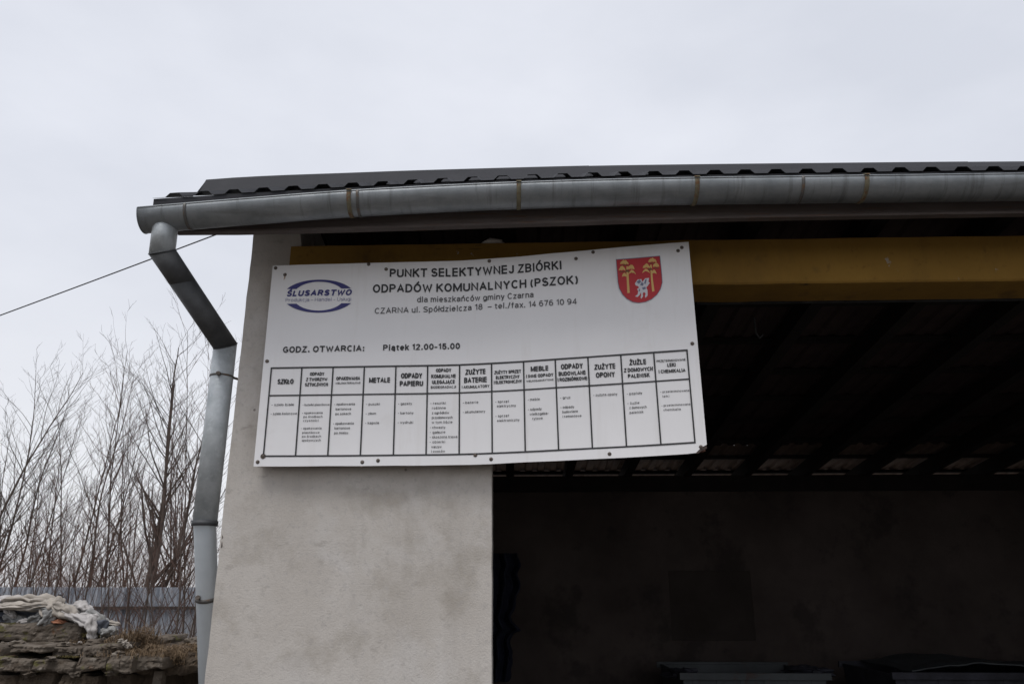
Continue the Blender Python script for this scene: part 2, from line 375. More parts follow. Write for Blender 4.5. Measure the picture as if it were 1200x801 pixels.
# front eave sheet: positions follow the bowed eave line
EAVE = [(178, 232), (222, 229.2), (300, 224.6), (380, 220), (459, 216.3), (600, 210), (780, 204.6), (955, 202), (1200, 199.2), (1500, 197), (1800, 196)]
TOPL = [(178, 223.5), (240, 210.6), (430, 201.6), (560, 197.4), (690, 194), (790, 192.4), (955, 190.6), (1200, 188.4), (1500, 186.5), (1800, 186)]
def px_of(u, d, z):
    p = BB(u, d, z) - Vector((0, 0, CAMZ)); dep = p.y * _c + p.z * _s; up = -p.y * _s + p.z * _c
    return 600 + 919 * p.x / dep, 400.5 - 919 * up / dep
def z_on(line, u, d):      # height so that the point at (u,d) lies on that line
    z = CAMZ + 1.75
    for _ in range(12):
        x, y = px_of(u, d, z); p = PB(x, smooth_interp(line, x), d); z = p.z
    return z
ue0 = PB(179, 232, 3.07).x
u = ue0; k = 0
while u < UR + .3:
    ue = u + pitch * nr; pr = trap_profile(u, ue, pitch, .0195)[0 if k else 1:]; n = len(pr); vs = []
    for (dd, mode) in ((3.07, 0), (3.34, 1)):
        for t in (0, .0012):
            for uu, w in pr:
                z = z_on(EAVE, uu, 3.07)
                vs.append(BB(uu, dd, z + w - t + (.149 if mode else 0) + .0014 * (k % 2)))
    fs = []
    for i in range(n - 1):
        fs.append((i, i + 1, 2 * n + i + 1, 2 * n + i)); fs.append((n + i, 3 * n + i, 3 * n + i + 1, n + i + 1))
        fs.append((i, n + i, n + i + 1, i + 1))
    mesh_obj('eave_sheet', vs, fs, M['graphite'], bld); u = ue; k += 1
# folded drip edge hanging from the eave sheet into the gutter
vs = []; nn = 60
for i in range(nn + 1):
    uu = ue0 + .002 + (UR + .28 - ue0) * i / nn; z = z_on(EAVE, uu, 3.07) - .002
    vs += [BB(uu, 3.076, z), BB(uu, 3.079, z - .062), BB(uu, 3.082, z - .062), BB(uu, 3.079, z)]
fs = []
for i in range(nn):
    for q in range(4): fs.append((i * 4 + q, i * 4 + 4 + q, i * 4 + 4 + (q + 1) % 4, i * 4 + (q + 1) % 4))
fs.append((0, 1, 2, 3)); fs.append(tuple(nn * 4 + q for q in reversed(range(4))))
mesh_obj('drip_edge', vs, fs, M['graphite'], bld)
# smooth ridge flashing above it
uf = PB(241.5, 211, 3.43).x
segs = [uf, PB(690, 194, 3.43).x, PB(1134, 189, 3.43).x, UR + .3]
for si, (a, b_) in enumerate(zip(segs, segs[1:])):
    vs = []; nn = 14
    for i in range(nn + 1):
        uu = a + (b_ - a) * i / nn + (0.012 if (si and i == 0) else 0) * 0
        zt = z_on(TOPL, uu, 3.43) - .0015 * si; zb = z_on(EAVE, uu, 3.07) + .140
        vs += [BB(uu, 3.322 - .001 * si, zb), BB(uu, 3.352 - .001 * si, zb + .025), BB(uu, 3.43, zt), BB(uu, 3.70, zt - .05), BB(uu, 3.70, zt - .054), BB(uu, 3.43, zt - .004)]
    fs = []
    for i in range(nn):
        for q in range(5): fs.append((i * 6 + q, i * 6 + 6 + q, i * 6 + 7 + q, i * 6 + 1 + q))
    fs.append((0, 1, 2, 5)); fs.append((2, 3, 4, 5))
    mesh_obj('ridge_flashing', vs, fs, M['graphite'], bld)
# fascia board
FL = [(205, 273.5), (290, 273), (430, 269.6), (610, 264.2), (800, 258.6), (1200, 251.7), (1500, 247), (1800, 243)]
vs = []; uf0 = PB(207, 273.5, 3.175).x; nn = 60
for i in range(nn + 1):
    uu = uf0 + (UR + .25 - uf0) * i / nn
    zb = z_on(FL, uu, 3.175) + .0015 * noise.noise(Vector((uu * 6, 0, 0))); zt = z_on(EAVE, uu, 3.07) + .045
    vs += [BB(uu, 3.165, zb + .012), BB(uu, 3.172, zt), BB(uu, 3.195, zt), BB(uu, 3.195, zb), BB(uu, 3.158, zb), BB(uu, 3.156, zb + .010)]
fs = []
for i in range(nn):
    for q in range(6): fs.append((i * 6 + q, i * 6 + 6 + q, i * 6 + 6 + (q + 1) % 6, i * 6 + (q + 1) % 6))
fs.append((0, 1, 2, 3, 4, 5)); fs.append(tuple(nn * 6 + q for q in reversed(range(6))))
mesh_obj('fascia_board', vs, fs, M['fascia'], bld)
# gutter
GL = [(160, 243), (215, 238.4), (300, 231.4), (416, 222.8), (520, 217.2), (610, 213.4), (715, 210.2), (820, 208), (1020, 205.4), (1200, 203.2), (1500, 200.5), (1800, 199)]
RG = .079
ug0 = PB(161, 243, 3.0).x
def lip(uu): return BB(uu, 3.0, z_on(GL, uu, 3.0) + .0012 * noise.noise(Vector((uu * 5, 2, 0))))
def gutter_ring(uu, r, n=18, a0=0, a1=180):
    c = lip(uu) + Vector((0, RG, 0))
    return [c + Vector((0, -r * math.cos(R(a0 + (a1 - a0) * k / n)), -r * math.sin(R(a0 + (a1 - a0) * k / n)))) for k in range(n + 1)]
def gutter_strip(name, ua, ub, r, m, parent, seg, a0=0, a1=180, thick=.002, n=18, smooth=True, loc=None):
    vs = []; fs = []
    for i in range(seg + 1):
        uu = ua + (ub - ua) * i / seg
        vs += gutter_ring(uu, r, n, a0, a1) + list(reversed(gutter_ring(uu, r - thick, n, a0, a1)))
    w = 2 * (n + 1)
    for i in range(seg):
        for k in range(w): fs.append((i * w + k, i * w + (k + 1) % w, (i + 1) * w + (k + 1) % w, (i + 1) * w + k))
    fs.append(tuple(reversed(range(w)))); fs.append(tuple(seg * w + k for k in range(w)))
    o = mesh_obj(name, vs, fs, m, parent); 
    if smooth:
        for p in o.data.polygons: p.use_smooth = len(p.vertices) == 4
    return o
gseg = [ug0, PB(219, 238, 3.0).x, PB(419, 222, 3.0).x, PB(943, 206, 3.0).x, UR + .3]
gut = gutter_strip('gutter', gseg[0], gseg[-1], RG, M['galv'], bld, 90)
bd = MB(); bd.tube([lip(gseg[0] + (gseg[-1] - gseg[0]) * i / 90) + Vector((0, .002, 0)) for i in range(91)], .0042, 8); bd.build('lip_bead', M['galv'], gut, True)
for x in (219, 419, 943):
    uu = PB(x, 220, 3.0).x; gutter_strip('joint', uu - .006, uu + .006, RG + .003, M['seam'], gut, 1)
    # the downstream length laps over the other, a hair larger
for x in (409, 608, 818, 1018):
    uu = PB(x, 220, 3.0).x; gutter_strip('bracket', uu - .009, uu + .009, RG + .0035, M['strap'], gut, 1, 3, 180, .004)
    hb = MB(); p = lip(uu) + Vector((0, 0, .004)); hb.add([p + Vector(q) for q in ((-.011, -.009, -.004), (.011, -.009, -.004), (.011, .016, .006), (-.011, .016, .006), (-.011, -.009, .001), (.011, -.009, .001), (.011, .016, .010), (-.011, .016, .010))],
        [(3, 2, 1, 0), (4, 5, 6, 7), (0, 1, 5, 4), (1, 2, 6, 5), (2, 3, 7, 6), (3, 0, 4, 7)]); hb.build('hook', M['strap'], gut)
# end cap
ring = gutter_ring(ug0 + .001, RG - .001); mesh_obj('end_cap', ring + [v + Vector((-.0025, 0, 0)) for v in gutter_ring(ug0, RG + .002)],
    [tuple(range(19)), tuple(reversed(range(19, 38)))] + [(k, k + 19, k + 20, k + 1) for k in range(18)], M['galv'], gut)
# downpipe
dp = MB()
pA = PB(195, 255, 3.085); pB = PB(193.5, 295, 3.085); pB = Vector((pA.x + .004, pB.y, pB.z))
pC = PB(264, 405, 3.55); X0 = pC.x
RP = .053
top = Vector((pA.x, pA.y, pA.z))
dn = (pC - pB).normalized()
def mitred(path, r, n=32):
    """a pipe whose lengths meet in sharp mitre cuts; returns one ring per path point"""
    out = []
    for i, p in enumerate(path):
        if i == 0: dseg = (path[1] - p).normalized(); nrm = dseg
        elif i == len(path) - 1: dseg = (p - path[i - 1]).normalized(); nrm = dseg
        else:
            dseg = (p - path[i - 1]).normalized(); nrm = (dseg + (path[i + 1] - p).normalized()).normalized()
        a = Vector((1, 0, 0)); a = (a - dseg * a.dot(dseg)).normalized(); c = dseg.cross(a); rg = []
        for k in range(n):
            q = p + (a * math.cos(2 * math.pi * k / n) + c * math.sin(2 * math.pi * k / n)) * r
            rg.append(q + dseg * ((p - q).dot(nrm) / dseg.dot(nrm)))
        out.append(rg)
    return out
zj_ = PB(240, 612, 3.55).z
path = [top + Vector((0, 0, .02)), pB, pC, Vector((X0, pC.y, zj_))]
rings = mitred(path, RP)
def pipe_part(name, ra, rb, m, parent):
    n = len(ra); return mesh_obj(name, ra + rb, [(k, (k + 1) % n, n + (k + 1) % n, n + k) for k in range(n)] + [tuple(reversed(range(n))), tuple(range(n, 2 * n))], M[m], parent, True)
def flatcaps(o):
    for p in o.data.polygons: p.use_smooth = len(p.vertices) == 4
    return o
outlet = flatcaps(pipe_part('downpipe', rings[0], rings[1], 'galv_pipe', bld))
mid = [a.lerp(b_, .30) for a, b_ in zip(rings[1], rings[2])]
flatcaps(pipe_part('elbow', rings[1], mid, 'galv_dark', outlet))
flatcaps(pipe_part('elbow', mid, rings[2], 'galv_dark', outlet))
for k_ in (1, 2):
    b = MB(); n = 32
    for k in range(n): b.tube([rings[k_][k] , rings[k_][(k + 1) % n]], .0028, 4, cap=False)
    b.build('seam_ring', M['galv_dark'], outlet, True)
zj = PB(240, 612, 3.55).z
flatcaps(pipe_part('upper_pipe', rings[2], rings[3], 'galv_pipe', outlet))
lo = MB(); pj = Vector((X0, pC.y, zj)); yb = pj + Vector((.004, (3.83 - 3.55) / .69 * pj.z * .96, -pj.z + .05))
lo.tube([pj + Vector((0, -.002, .06)), pj, yb], [RP - .005] * 3, 28); lo.build('lower_pipe', M['zinc'], outlet, True)
def clamp(py, r, onlow=False, m='seam', name='clamp', h=.012, bolt=True):
    z = P(240, py, 3.55 - 0).z
    c = Vector((X0, pC.y, z))
    dirv = Vector((0, 0, 1))
    if z < zj - .01:
        t = (zj - z) / (zj - .05); c = pj.lerp(yb, t); dirv = (pj - yb).normalized()
    b = MB(); b.tube([c - dirv * h / 2, c + dirv * h / 2], r, 28); o = b.build(name, M[m], outlet, True)
    if bolt:
        b = MB(); q = c + Vector((.006 if z > zj else -.02, -r - .004, 0)); b.tube([q + Vector((0, .012, 0)), q + Vector((0, -.008, 0))], .010, 8); b.build('bolt', M['screw'], outlet)
        b = MB(); e = c + Vector((.07, .06, 0)); b.tube([c + Vector((.04, 0, 0)), Vector((UL + .01, 3.7 + KB, c.z))], .006, 6); b.build('wall_pin', M['screw'], outlet)
    return o
clamp(438, RP + .0025, h=.008); clamp(612, RP + .0045, m='galv_dark', bolt=False, h=.022); clamp(700, RP - .002, h=.018)
b = MB(); b.tube([Vector((X0, pC.y, zj - .008)), Vector((X0, pC.y, zj - .014))], RP + .002, 28); b.build('joint_shadow_gap', M['seam'], outlet, True).name = 'joint_ring'  # thin dark ring just below the pipe joint
# hairline rail inside the head of the opening and loose cable
b = MB(); b.bbox(1.0, 4.6, 4.0, 4.02, CAMZ + 1.475, CAMZ + 1.485); b.build('door_rail', M['galv_dark'], bld)
b = MB(); q = PB(886, 396, 4.2); b.tube([q + Vector((0, 0, .12)), q + Vector((.002, 0, .03)), q + Vector((.02, 0, .0)), q + Vector((.04, 0, .02))], .006, 6); b.build('hook', M['galv_dark'], bld)

# ================================================================== SIGN
TX = [318, 353.8, 390.4, 427, 464, 501.2, 538.6, 576, 613.5, 650.6, 688.9, 727.4, 766, 805]
TY = [431, 430.4, 429.9, 429.3, 428.7, 428.1, 427.3, 425.5, 423.4, 420.7, 418.2, 415.5, 412.7, 410]
BX = [308.6, 346.2, 384, 422.2, 460.9, 499.2, 538, 576.8, 615.5, 654.6, 694.2, 734.2, 774.5, 814.4]
BY = [534, 533.9, 533.7, 533.4, 533, 532.6, 532, 530.7, 529, 527, 525, 523, 520.6, 518]
S0, S1 = .0203, .9750
sk = [S0 + (S1 - S0) * k / 13 for k in range(14)]
fTX, fTY, fBX, fBY = [list(zip(sk, a)) for a in (TX, TY, BX, BY)]
VTOP, VBOT = -1.165, 1.118
def spix(s, v):
    tx, ty, bx, by = (smooth_interp(f, s) for f in (fTX, fTY, fBX, fBY))
    # the lettering rows stretch a little towards the lower edge
    return tx + (bx - tx) * v, ty + (by - ty) * v
def soff(s): return .065 + .045 * s * s
def SP(s, v, lift=0):
    x, y = spix(s, v); return PB(x, y, 3.49 - soff(s) - .012 * (1 - abs(v) ) * 0 - lift)
def s_at(x, y, v=None):
    """sheet coordinates of a picture point"""
    s, vv = .5, 0
    for _ in range(25):
        X, Y = spix(s, vv); e = 1e-3
        Xs, Ys = spix(s + e, vv); Xv, Yv = spix(s, vv + e)
        a, b, c, d_ = (Xs - X) / e, (Xv - X) / e, (Ys - Y) / e, (Yv - Y) / e
        det = a * d_ - b * c; dx, dy = x - X, y - Y
        s += (dx * d_ - b * dy) / det; vv += (a * dy - c * dx) / det
    return s, vv
sg = thing('notice_board', SP(.5, VBOT), 'large white recycling point notice board hanging skewed across the pillar and the dark opening', 'sign')
NU, NV = 52, 24
vs = []
scol = [i / (NU - 2) * .975 for i in range(NU - 1)] + [.988, 1.0]
scol = sorted(set(scol)); NC = len(scol)
def vb(s):
    x = 0
    if s > .974: x = -.085 * min(1, (s - .974) / .02)
    return VBOT + x + .006 * noise.noise(Vector((s * 9, 3, 0)))
for lift in (0, -.004):
    for s in scol:
        for j in range(NV + 1):
            v = VTOP + (vb(s) - VTOP) * j / NV
            w = .0012 * noise.noise(Vector((s * 7, v * 3, 1)))
            if v > .95: w += .0012 * (v - .95) / .17
            vs.append(SP(s, v, lift + w))
W = NV + 1; T = NC * W; fs = []
for i in range(NC - 1):
    for j in range(NV):
        a = i * W + j; fs.append((a, a + 1, a + W + 1, a + W)); fs.append((T + a, T + a + W, T + a + W + 1, T + a + 1))
    a = i * W; fs.append((a, a + W, T + a + W, T + a)); a += NV; fs.append((a, T + a, T + a + W, a + W))
for j in range(NV):
    fs.append((j, T + j, T + j + 1, j + 1)); a = (NC - 1) * W + j; fs.append((a, a + 1, T + a + 1, T + a))
panel = mesh_obj('panel', vs, fs, M['sign'], sg, True)
for p in panel.data.polygons: p.use_smooth = True
md = panel.modifiers.new('edges', 'EDGE_SPLIT'); md.split_angle = R(35)
# timber battens of the frame behind the sheet
def batten(sa, va, sb, vb_, sc, vc, sd_, vd):
    n = 10; vs = []
    for i in range(n + 1):
        t = i / n
        p = [SP(sa + (sb - sa) * t, va + (vb_ - va) * t, -.0045), SP(sd_ + (sc - sd_) * t, vd + (vc - vd) * t, -.0045)]
        vs += [p[0], p[1], p[1] + Vector((0, .04, 0)), p[0] + Vector((0, .04, 0))]
    fs = []
    for i in range(n):
        for q in range(4): fs.append((i * 4 + q, i * 4 + 4 + q, i * 4 + 4 + (q + 1) % 4, i * 4 + (q + 1) % 4))
    fs.append((0, 1, 2, 3)); fs.append((n * 4 + 3, n * 4 + 2, n * 4 + 1, n * 4))
    mesh_obj('frame_batten', vs, fs, M['frame_wood'], sg)
batten(.004, 1.02, .996, 1.015, .996, 1.10, .004, 1.108)
batten(.004, -1.15, .996, -1.15, .996, -1.07, .004, -1.07)
batten(.004, -1.065, .02, -1.065, .02, 1.01, .004, 1.01)
batten(.975, -1.065, .995, -1.065, .995, 1.01, .975, 1.01)
batten(.505, -1.065, .525, -1.065, .525, 1.01, .505, 1.01)
# hangers from frame to wall / lintel
for s, v in ((.03, -1.1), (.25, -1.1), (.5, -1.1), (.75, -1.1), (.97, -1.1), (.03, 1.06), (.25, 1.06), (.48, 1.06)):
    b = MB(); p = SP(s, v, -.04); b.tube([p, p + Vector((0, 3.497 - (p.y + KB * p.x), 0))], .008, 6); b.build('wall_plug', M['screw'], sg)
# ---- flat print helpers: shapes given in sheet coordinates
LIFT = .0022
def ar(cx, cy, rx, ry, a0, a1, n=9):
    return [(cx + rx * math.cos(R(a0 + (a1 - a0) * k / n)), cy + ry * math.sin(R(a0 + (a1 - a0) * k / n))) for k in range(n + 1)]
# plain grotesque letters drawn as strokes: width, list of centre lines; cap height is 1
GL_ = {
 'A': (.60, [[(0, 0), (.30, 1), (.60, 0)], [(.11, .33), (.49, .33)]]),
 'B': (.52, [[(.3, .53), (0, .53), (0, 1)] + ar(.27, .765, .22, .235, 90, -90), [(0, .53), (0, 0)] + ar(.27, .265, .25, .265, -90, 90)]),
 'C': (.56, [ar(.30, .5, .30, .5, 48, 312, 14)]), 'D': (.56, [[(0, 0), (0, 1)] + ar(.22, .5, .34, .5, 90, -90, 12) + [(0, 0)]]),
 'E': (.46, [[(.46, 1), (0, 1), (0, 0), (.47, 0)], [(0, .52), (.42, .52)]]), 'F': (.44, [[(.44, 1), (0, 1), (0, 0)], [(0, .5), (.4, .5)]]),
 'G': (.58, [ar(.30, .5, .30, .5, 48, 325, 14) + [(.58, .2), (.58, .46), (.33, .46)]]), 'H': (.55, [[(0, 0), (0, 1)], [(.55, 0), (.55, 1)], [(0, .52), (.55, .52)]]),
 'I': (.0, [[(0, 0), (0, 1)]]), 'J': (.38, [[(.38, 1), (.38, .28)] + ar(.19, .24, .19, .24, 0, -170)]), 'K': (.54, [[(0, 0), (0, 1)], [(.50, 1), (.02, .42)], [(.18, .6), (.54, 0)]]),
 'L': (.42, [[(0, 1), (0, 0), (.42, 0)]]), 'M': (.76, [[(0, 0), (0, 1)], [(.03, .97), (.38, .10), (.73, .97)], [(.76, 1), (.76, 0)]]), 'N': (.56, [[(0, 0), (0, 1), (.56, 0), (.56, 1)]]),
 'O': (.62, [ar(.31, .5, .31, .5, 0, 360, 20)]), 'P': (.50, [[(0, 0), (0, 1)] + ar(.27, .74, .23, .26, 90, -90) + [(0, .48)]]),
 'R': (.54, [[(0, 0), (0, 1)] + ar(.28, .74, .23, .26, 90, -90) + [(0, .48)], [(.28, .48), (.40, .34), (.54, 0)]]),
 'S': (.52, [ar(.26, .755, .235, .245, 22, 270, 10) + ar(.26, .255, .26, .255, 90, -160, 10)]), 'T': (.54, [[(0, 1), (.54, 1)], [(.27, 1), (.27, 0)]]),
 'U': (.55, [[(0, 1), (0, .3)] + ar(.275, .28, .275, .28, 180, 360, 10) + [(.55, 1)]]), 'V': (.56, [[(0, 1), (.28, 0), (.56, 1)]]),
 'W': (.86, [[(0, 1), (.21, 0), (.43, .82), (.65, 0), (.86, 1)]]), 'Y': (.56, [[(0, 1), (.28, .45), (.56, 1)], [(.28, .45), (.28, 0)]]), 'Z': (.52, [[(.02, 1), (.50, 1), (0, 0), (.52, 0)]]),
 'a': (.42, [ar(.21, .53, .19, .19, 160, 0, 7) + [(.40, .08), (.44, 0)], [(.40, .42), (.2, .40)] + ar(.18, .2, .18, .2, 90, 270, 7) + [(.40, .12)]]),
 'b': (.42, [[(0, 1), (0, 0)], ar(.21, .36, .21, .36, 0, 360, 14)]), 'c': (.38, [ar(.21, .36, .21, .36, 48, 312, 10)]), 'd': (.42, [[(.42, 1), (.42, 0)], ar(.21, .36, .21, .36, 0, 360, 14)]),
 'e': (.42, [[(0, .37), (.42, .37)] + ar(.21, .36, .21, .36, 5, 315, 12)]), 'f': (.24, [[(.1, 0), (.1, .82)] + ar(.23, .85, .13, .15, 180, 90, 4), [(0, .70), (.24, .70)]]),
 'g': (.42, [ar(.21, .36, .21, .36, 0, 360, 14), [(.42, .72), (.42, -.05)] + ar(.21, -.05, .21, .2, 0, -150, 7)]), 'h': (.40, [[(0, 1), (0, 0)], [(0, .45)] + ar(.2, .5, .2, .22, 160, 0, 7) + [(.4, 0)]]),
 'i': (.0, [[(0, 0), (0, .66)], [(0, .95), (0, 1.0)]]), 'j': (.10, [[(.1, .72), (.1, -.1), (0, -.24)], [(.1, .92), (.1, 1.0)]]), 'k': (.38, [[(0, 0), (0, 1)], [(.36, .72), (.02, .3)], [(.14, .44), (.38, 0)]]),
 'l': (.0, [[(0, 0), (0, 1)]]), 'm': (.66, [[(0, 0), (0, .72)], [(0, .45)] + ar(.17, .5, .165, .22, 160, 0, 6) + [(.335, 0)], [(.335, .45)] + ar(.5, .5, .165, .22, 160, 0, 6) + [(.665, 0)]]),
 'n': (.40, [[(0, 0), (0, .72)], [(0, .45)] + ar(.2, .5, .2, .22, 160, 0, 7) + [(.4, 0)]]), 'o': (.43, [ar(.215, .36, .215, .36, 0, 360, 14)]),
 'p': (.42, [[(0, .72), (0, -.28)], ar(.21, .36, .21, .36, 0, 360, 14)]), 'r': (.24, [[(0, 0), (0, .72)], [(0, .42)] + ar(.2, .5, .2, .21, 170, 80, 4)]),
 's': (.36, [ar(.18, .54, .16, .18, 25, 270, 8) + ar(.18, .18, .18, .18, 90, -155, 8)]), 't': (.24, [[(.1, .92), (.1, .16), (.16, .0), (.25, .0)], [(0, .70), (.25, .70)]]),
 'u': (.40, [[(.4, .72), (.4, 0)], [(0, .72), (0, .24)] + ar(.2, .22, .2, .22, 180, 340, 7)]), 'w': (.62, [[(0, .72), (.155, 0), (.31, .7), (.465, 0), (.62, .72)]]), 'y': (.40, [[(0, .72), (.2, .02)], [(.40, .72), (.14, -.22), (.04, -.26)]]),
 'z': (.36, [[(.01, .70), (.35, .70), (0, 0), (.36, 0)]]), 'x': (.38, [[(0, 0), (.38, .72)], [(0, .72), (.38, 0)]]),
 '0': (.46, [ar(.23, .5, .23, .5, 0, 360, 18)]), '1': (.22, [[(0, .80), (.2, 1), (.2, 0)]]), '2': (.46, [ar(.23, .74, .22, .26, 170, -20, 8) + [(0, 0), (.46, 0)]]),
 '4': (.50, [[(.36, 0), (.36, 1), (0, .27), (.5, .27)]]), '5': (.46, [[(.42, 1), (.08, 1), (.03, .5)] + ar(.23, .31, .23, .31, 130, -160, 10)]),
 '6': (.46, [ar(.23, .31, .23, .31, 0, 360, 14), [(.0, .33)] + ar(.26, .5, .26, .5, 170, 55, 8)]), '7': (.46, [[(0, 1), (.46, 1), (.16, 0)]]),
 '8': (.46, [ar(.23, .76, .19, .24, 0, 360, 14), ar(.23, .27, .23, .27, 0, 360, 14)]), '9': (.46, [ar(.23, .69, .23, .31, 0, 360, 14), [(.46, .67)] + ar(.2, .5, .26, .5, -10, -125, 8)]),
 '.': (.02, [[(.01, 0), (.01, .09)]]), ':': (.02, [[(.01, 0), (.01, .09)], [(.01, .58), (.01, .67)]]), '-': (.22, [[(0, .36), (.22, .36)]]), '–': (.44, [[(0, .36), (.44, .36)]]), '/': (.26, [[(0, -.04), (.26, 1.04)]]),
 '(': (.16, [ar(.34, .42, .34, .68, 130, 230, 8)]), ')': (.16, [ar(-.18, .42, .34, .68, 50, -50, 8)]),
}
def glyph(ch):
    up = {'Ó': 'O', 'Ś': 'S', 'Ź': 'Z', 'Ż': 'Z', 'Ą': 'A', 'Ę': 'E', 'Ł': 'L'}; lo = {'ó': 'o', 'ś': 's', 'ź': 'z', 'ż': 'z', 'ą': 'a', 'ę': 'e', 'ł': 'l', 'ń': 'n', 'ć': 'c'}
    base = up.get(ch) or lo.get(ch)
    if not base: return GL_[ch]
    w, st = GL_[base]; st = list(st); top_ = 1.0 if ch in up else .72; c = w / 2
    if ch in 'ÓŚŹóśźńć': st.append([(c - .03, top_ + .15), (c + .10, top_ + .34)])
    if ch in 'Żż': st.append([(c, top_ + .18), (c, top_ + .27)])
    if ch in 'Ąą': st.append([(w, 0), (w - .08, -.14), (w + .02, -.22)])
    if ch in 'Ęę': st.append([(w * .7, 0), (w * .6, -.14), (w * .8, -.22)])
    if ch in 'Łł': st.append([(-.13, .36), (.20, .62)])
    return w, st
def add_text(mb, txt, x0, y0, x1, y1, cap, bold=.12, shear=0):
    """baseline from (x0,y0) to (x1,y1) in photograph pixels, cap height in the same unit, stroke weight as a share of it"""
    gap = .10 + bold; x = 0; lay = []
    for ch in txt:
        if ch == ' ': x += .30; continue
        w, st = glyph(ch)
        if ch in 'Iil.:1': x += .03
        lay.append((x, st)); x += w + gap + (.03 if ch in 'Iil.:' else 0)
    tot = x - gap; W_px = math.hypot(x1 - x0, y1 - y0); th = bold * cap / 2; sc = (W_px - 2 * th) / tot
    sA, vA = s_at(x0, y0); sB, vB = s_at(x1, y1)
    cx, cy = spix((sA + sB) / 2, (vA + vB) / 2); e = .01
    cx2, cy2 = spix((sA + sB) / 2, (vA + vB) / 2 - e); pv = math.hypot(cx2 - cx, cy2 - cy) / e
    capi = cap - 2 * th
    # narrow lettering keeps its uprights a little lighter than its height would make them
    def out_(q, lift): 
        t = q[0] / W_px; return SP(sA + (sB - sA) * t, vA + (vB - vA) * t - q[1] / pv, lift)
    cnt = 0
    for gx, st in lay:
        for pl in st:
            pp = [(th + (gx + px_) * sc + shear * py_ * capi, th + py_ * capi) for px_, py_ in pl]
            n = len(pp); L_, R_ = [], []
            closed = math.hypot(pp[0][0] - pp[-1][0], pp[0][1] - pp[-1][1]) < 1e-3
            for k in range(n):
                a = pp[k - 1] if k else (pp[-2] if closed else None); b_ = pp[k + 1] if k < n - 1 else (pp[1] if closed else None)
                c = pp[k]
                def nrm(p, q):
                    dx, dy = q[0] - p[0], q[1] - p[1]; l = math.hypot(dx, dy) or 1; return (-dy / l, dx / l)
                if a is None: n_ = nrm(c, b_); m = 1
                elif b_ is None: n_ = nrm(a, c); m = 1
                else:
                    n1, n2 = nrm(a, c), nrm(c, b_); sx_, sy_ = n1[0] + n2[0], n1[1] + n2[1]; l = math.hypot(sx_, sy_)
                    if l < .35: n_ = n2; m = 1
                    else: n_ = (sx_ / l, sy_ / l); m = min(2 / l, 1.9)
                L_.append((c[0] + n_[0] * th * m, c[1] + n_[1] * th * m)); R_.append((c[0] - n_[0] * th * m, c[1] - n_[1] * th * m))
            if not closed:      # square ends that reach the full height
                for k, o_ in ((0, 1), (n - 1, n - 2)):
                    dx, dy = pp[k][0] - pp[o_][0], pp[k][1] - pp[o_][1]; l = math.hypot(dx, dy) or 1; ex_ = th * (.9 if n == 2 else .3)
                    for A_ in (L_, R_): A_[k] = (A_[k][0] + dx / l * ex_, A_[k][1] + dy / l * ex_)
            lf = LIFT + .00012 * (cnt % 4); cnt += 1
            mb.add([out_(q, lf) for q in L_] + [out_(q, lf) for q in R_], [(k, k + 1, n + k + 1, n + k) for k in range(n - 1)])
def print_part(mb, m, name='lettering', parent=None):
    return mb.build(name, m, parent or sg)
def lines(specs, m, bold=0, shear=0):
    for sp in specs:
        mb = MB(); add_text(mb, sp[0], *sp[1:6], bold, shear); print_part(mb, m)
lines([('PUNKT SELEKTYWNEJ ZBIÓRKI', 456.5, 325, 658.5, 315.6, 10.2), ('ODPADÓW KOMUNALNYCH (PSZOK)', 436.7, 343, 677.5, 332.4, 10)], M['ink'], .195)
lines([('dla mieszkańców gminy Czarna', 488.7, 354.2, 625.4, 348.2, 6.9), ('CZARNA ul. Spółdzielcza 18', 439, 367.6, 565.5, 362.6, 7), ('– tel./fax. 14 676 10 94', 571.5, 362.2, 676.3, 356.3, 7)], M['ink_grey'], .15)
lines([('GODZ. OTWARCIA:', 331.3, 413.2, 427, 411.3, 7.4), ('Piątek 12.00-15.00', 448.8, 410.8, 539, 408.6, 7.2)], M['ink'], .21)
# logo
lm = MB(); add_text(lm, 'ŚLUSARSTWO', 335.5, 347.4, 411.5, 346.0, 7.3, .25, .22); logo = print_part(lm, M['blue'], 'logo')
lm = MB(); add_text(lm, 'Produkcja - Handel - Usługi', 334.5, 353.6, 411.5, 352.2, 4.2, .10); print_part(lm, M['blue_grey'], 'lettering', logo)
def shape_px(mb, pts, lift=LIFT):
    """flat shape from a closed outline in picture pixels, triangulated"""
    me = bpy.data.meshes.new('q'); bm = bmesh.new()
    vv = [bm.verts.new((x, -y, 0)) for x, y in pts]; f = bm.faces.new(vv)
    bmesh.ops.triangulate(bm, faces=[f]); bm.verts.index_update()
    fs = [tuple(v.index for v in f.verts) for f in bm.faces]; bm.free(); bpy.data.meshes.remove(me)
    flip = []
    for f in fs: flip.append(f)
    mb.add([SP(*s_at(x, y), lift) for x, y in pts], flip)
def crescent(cx, cy, ao, bo, ai, bi, cut, sign, tilt):
    pts = []; n = 22
    to = math.asin(cut / bo); ti = math.asin(cut / bi)
    for k in range(n + 1):
        t = to + (math.pi - 2 * to) * k / n; pts.append((cx + ao * math.cos(t), cy - sign * bo * math.sin(t)))
    for k in range(n + 1):
        t = math.pi - ti - (math.pi - 2 * ti) * k / n; pts.append((cx + ai * math.cos(t), cy - sign * bi * math.sin(t)))
    return [(x, y + tilt * (x - cx)) for x, y in pts]
for sgn in (1, -1):
    lm = MB(); shape_px(lm, crescent(373.8, 346.8, 42, 19.3, 30.5, 16.9, 8.6, sgn, -.01)); print_part(lm, M['blue'], 'logo_arc', logo)
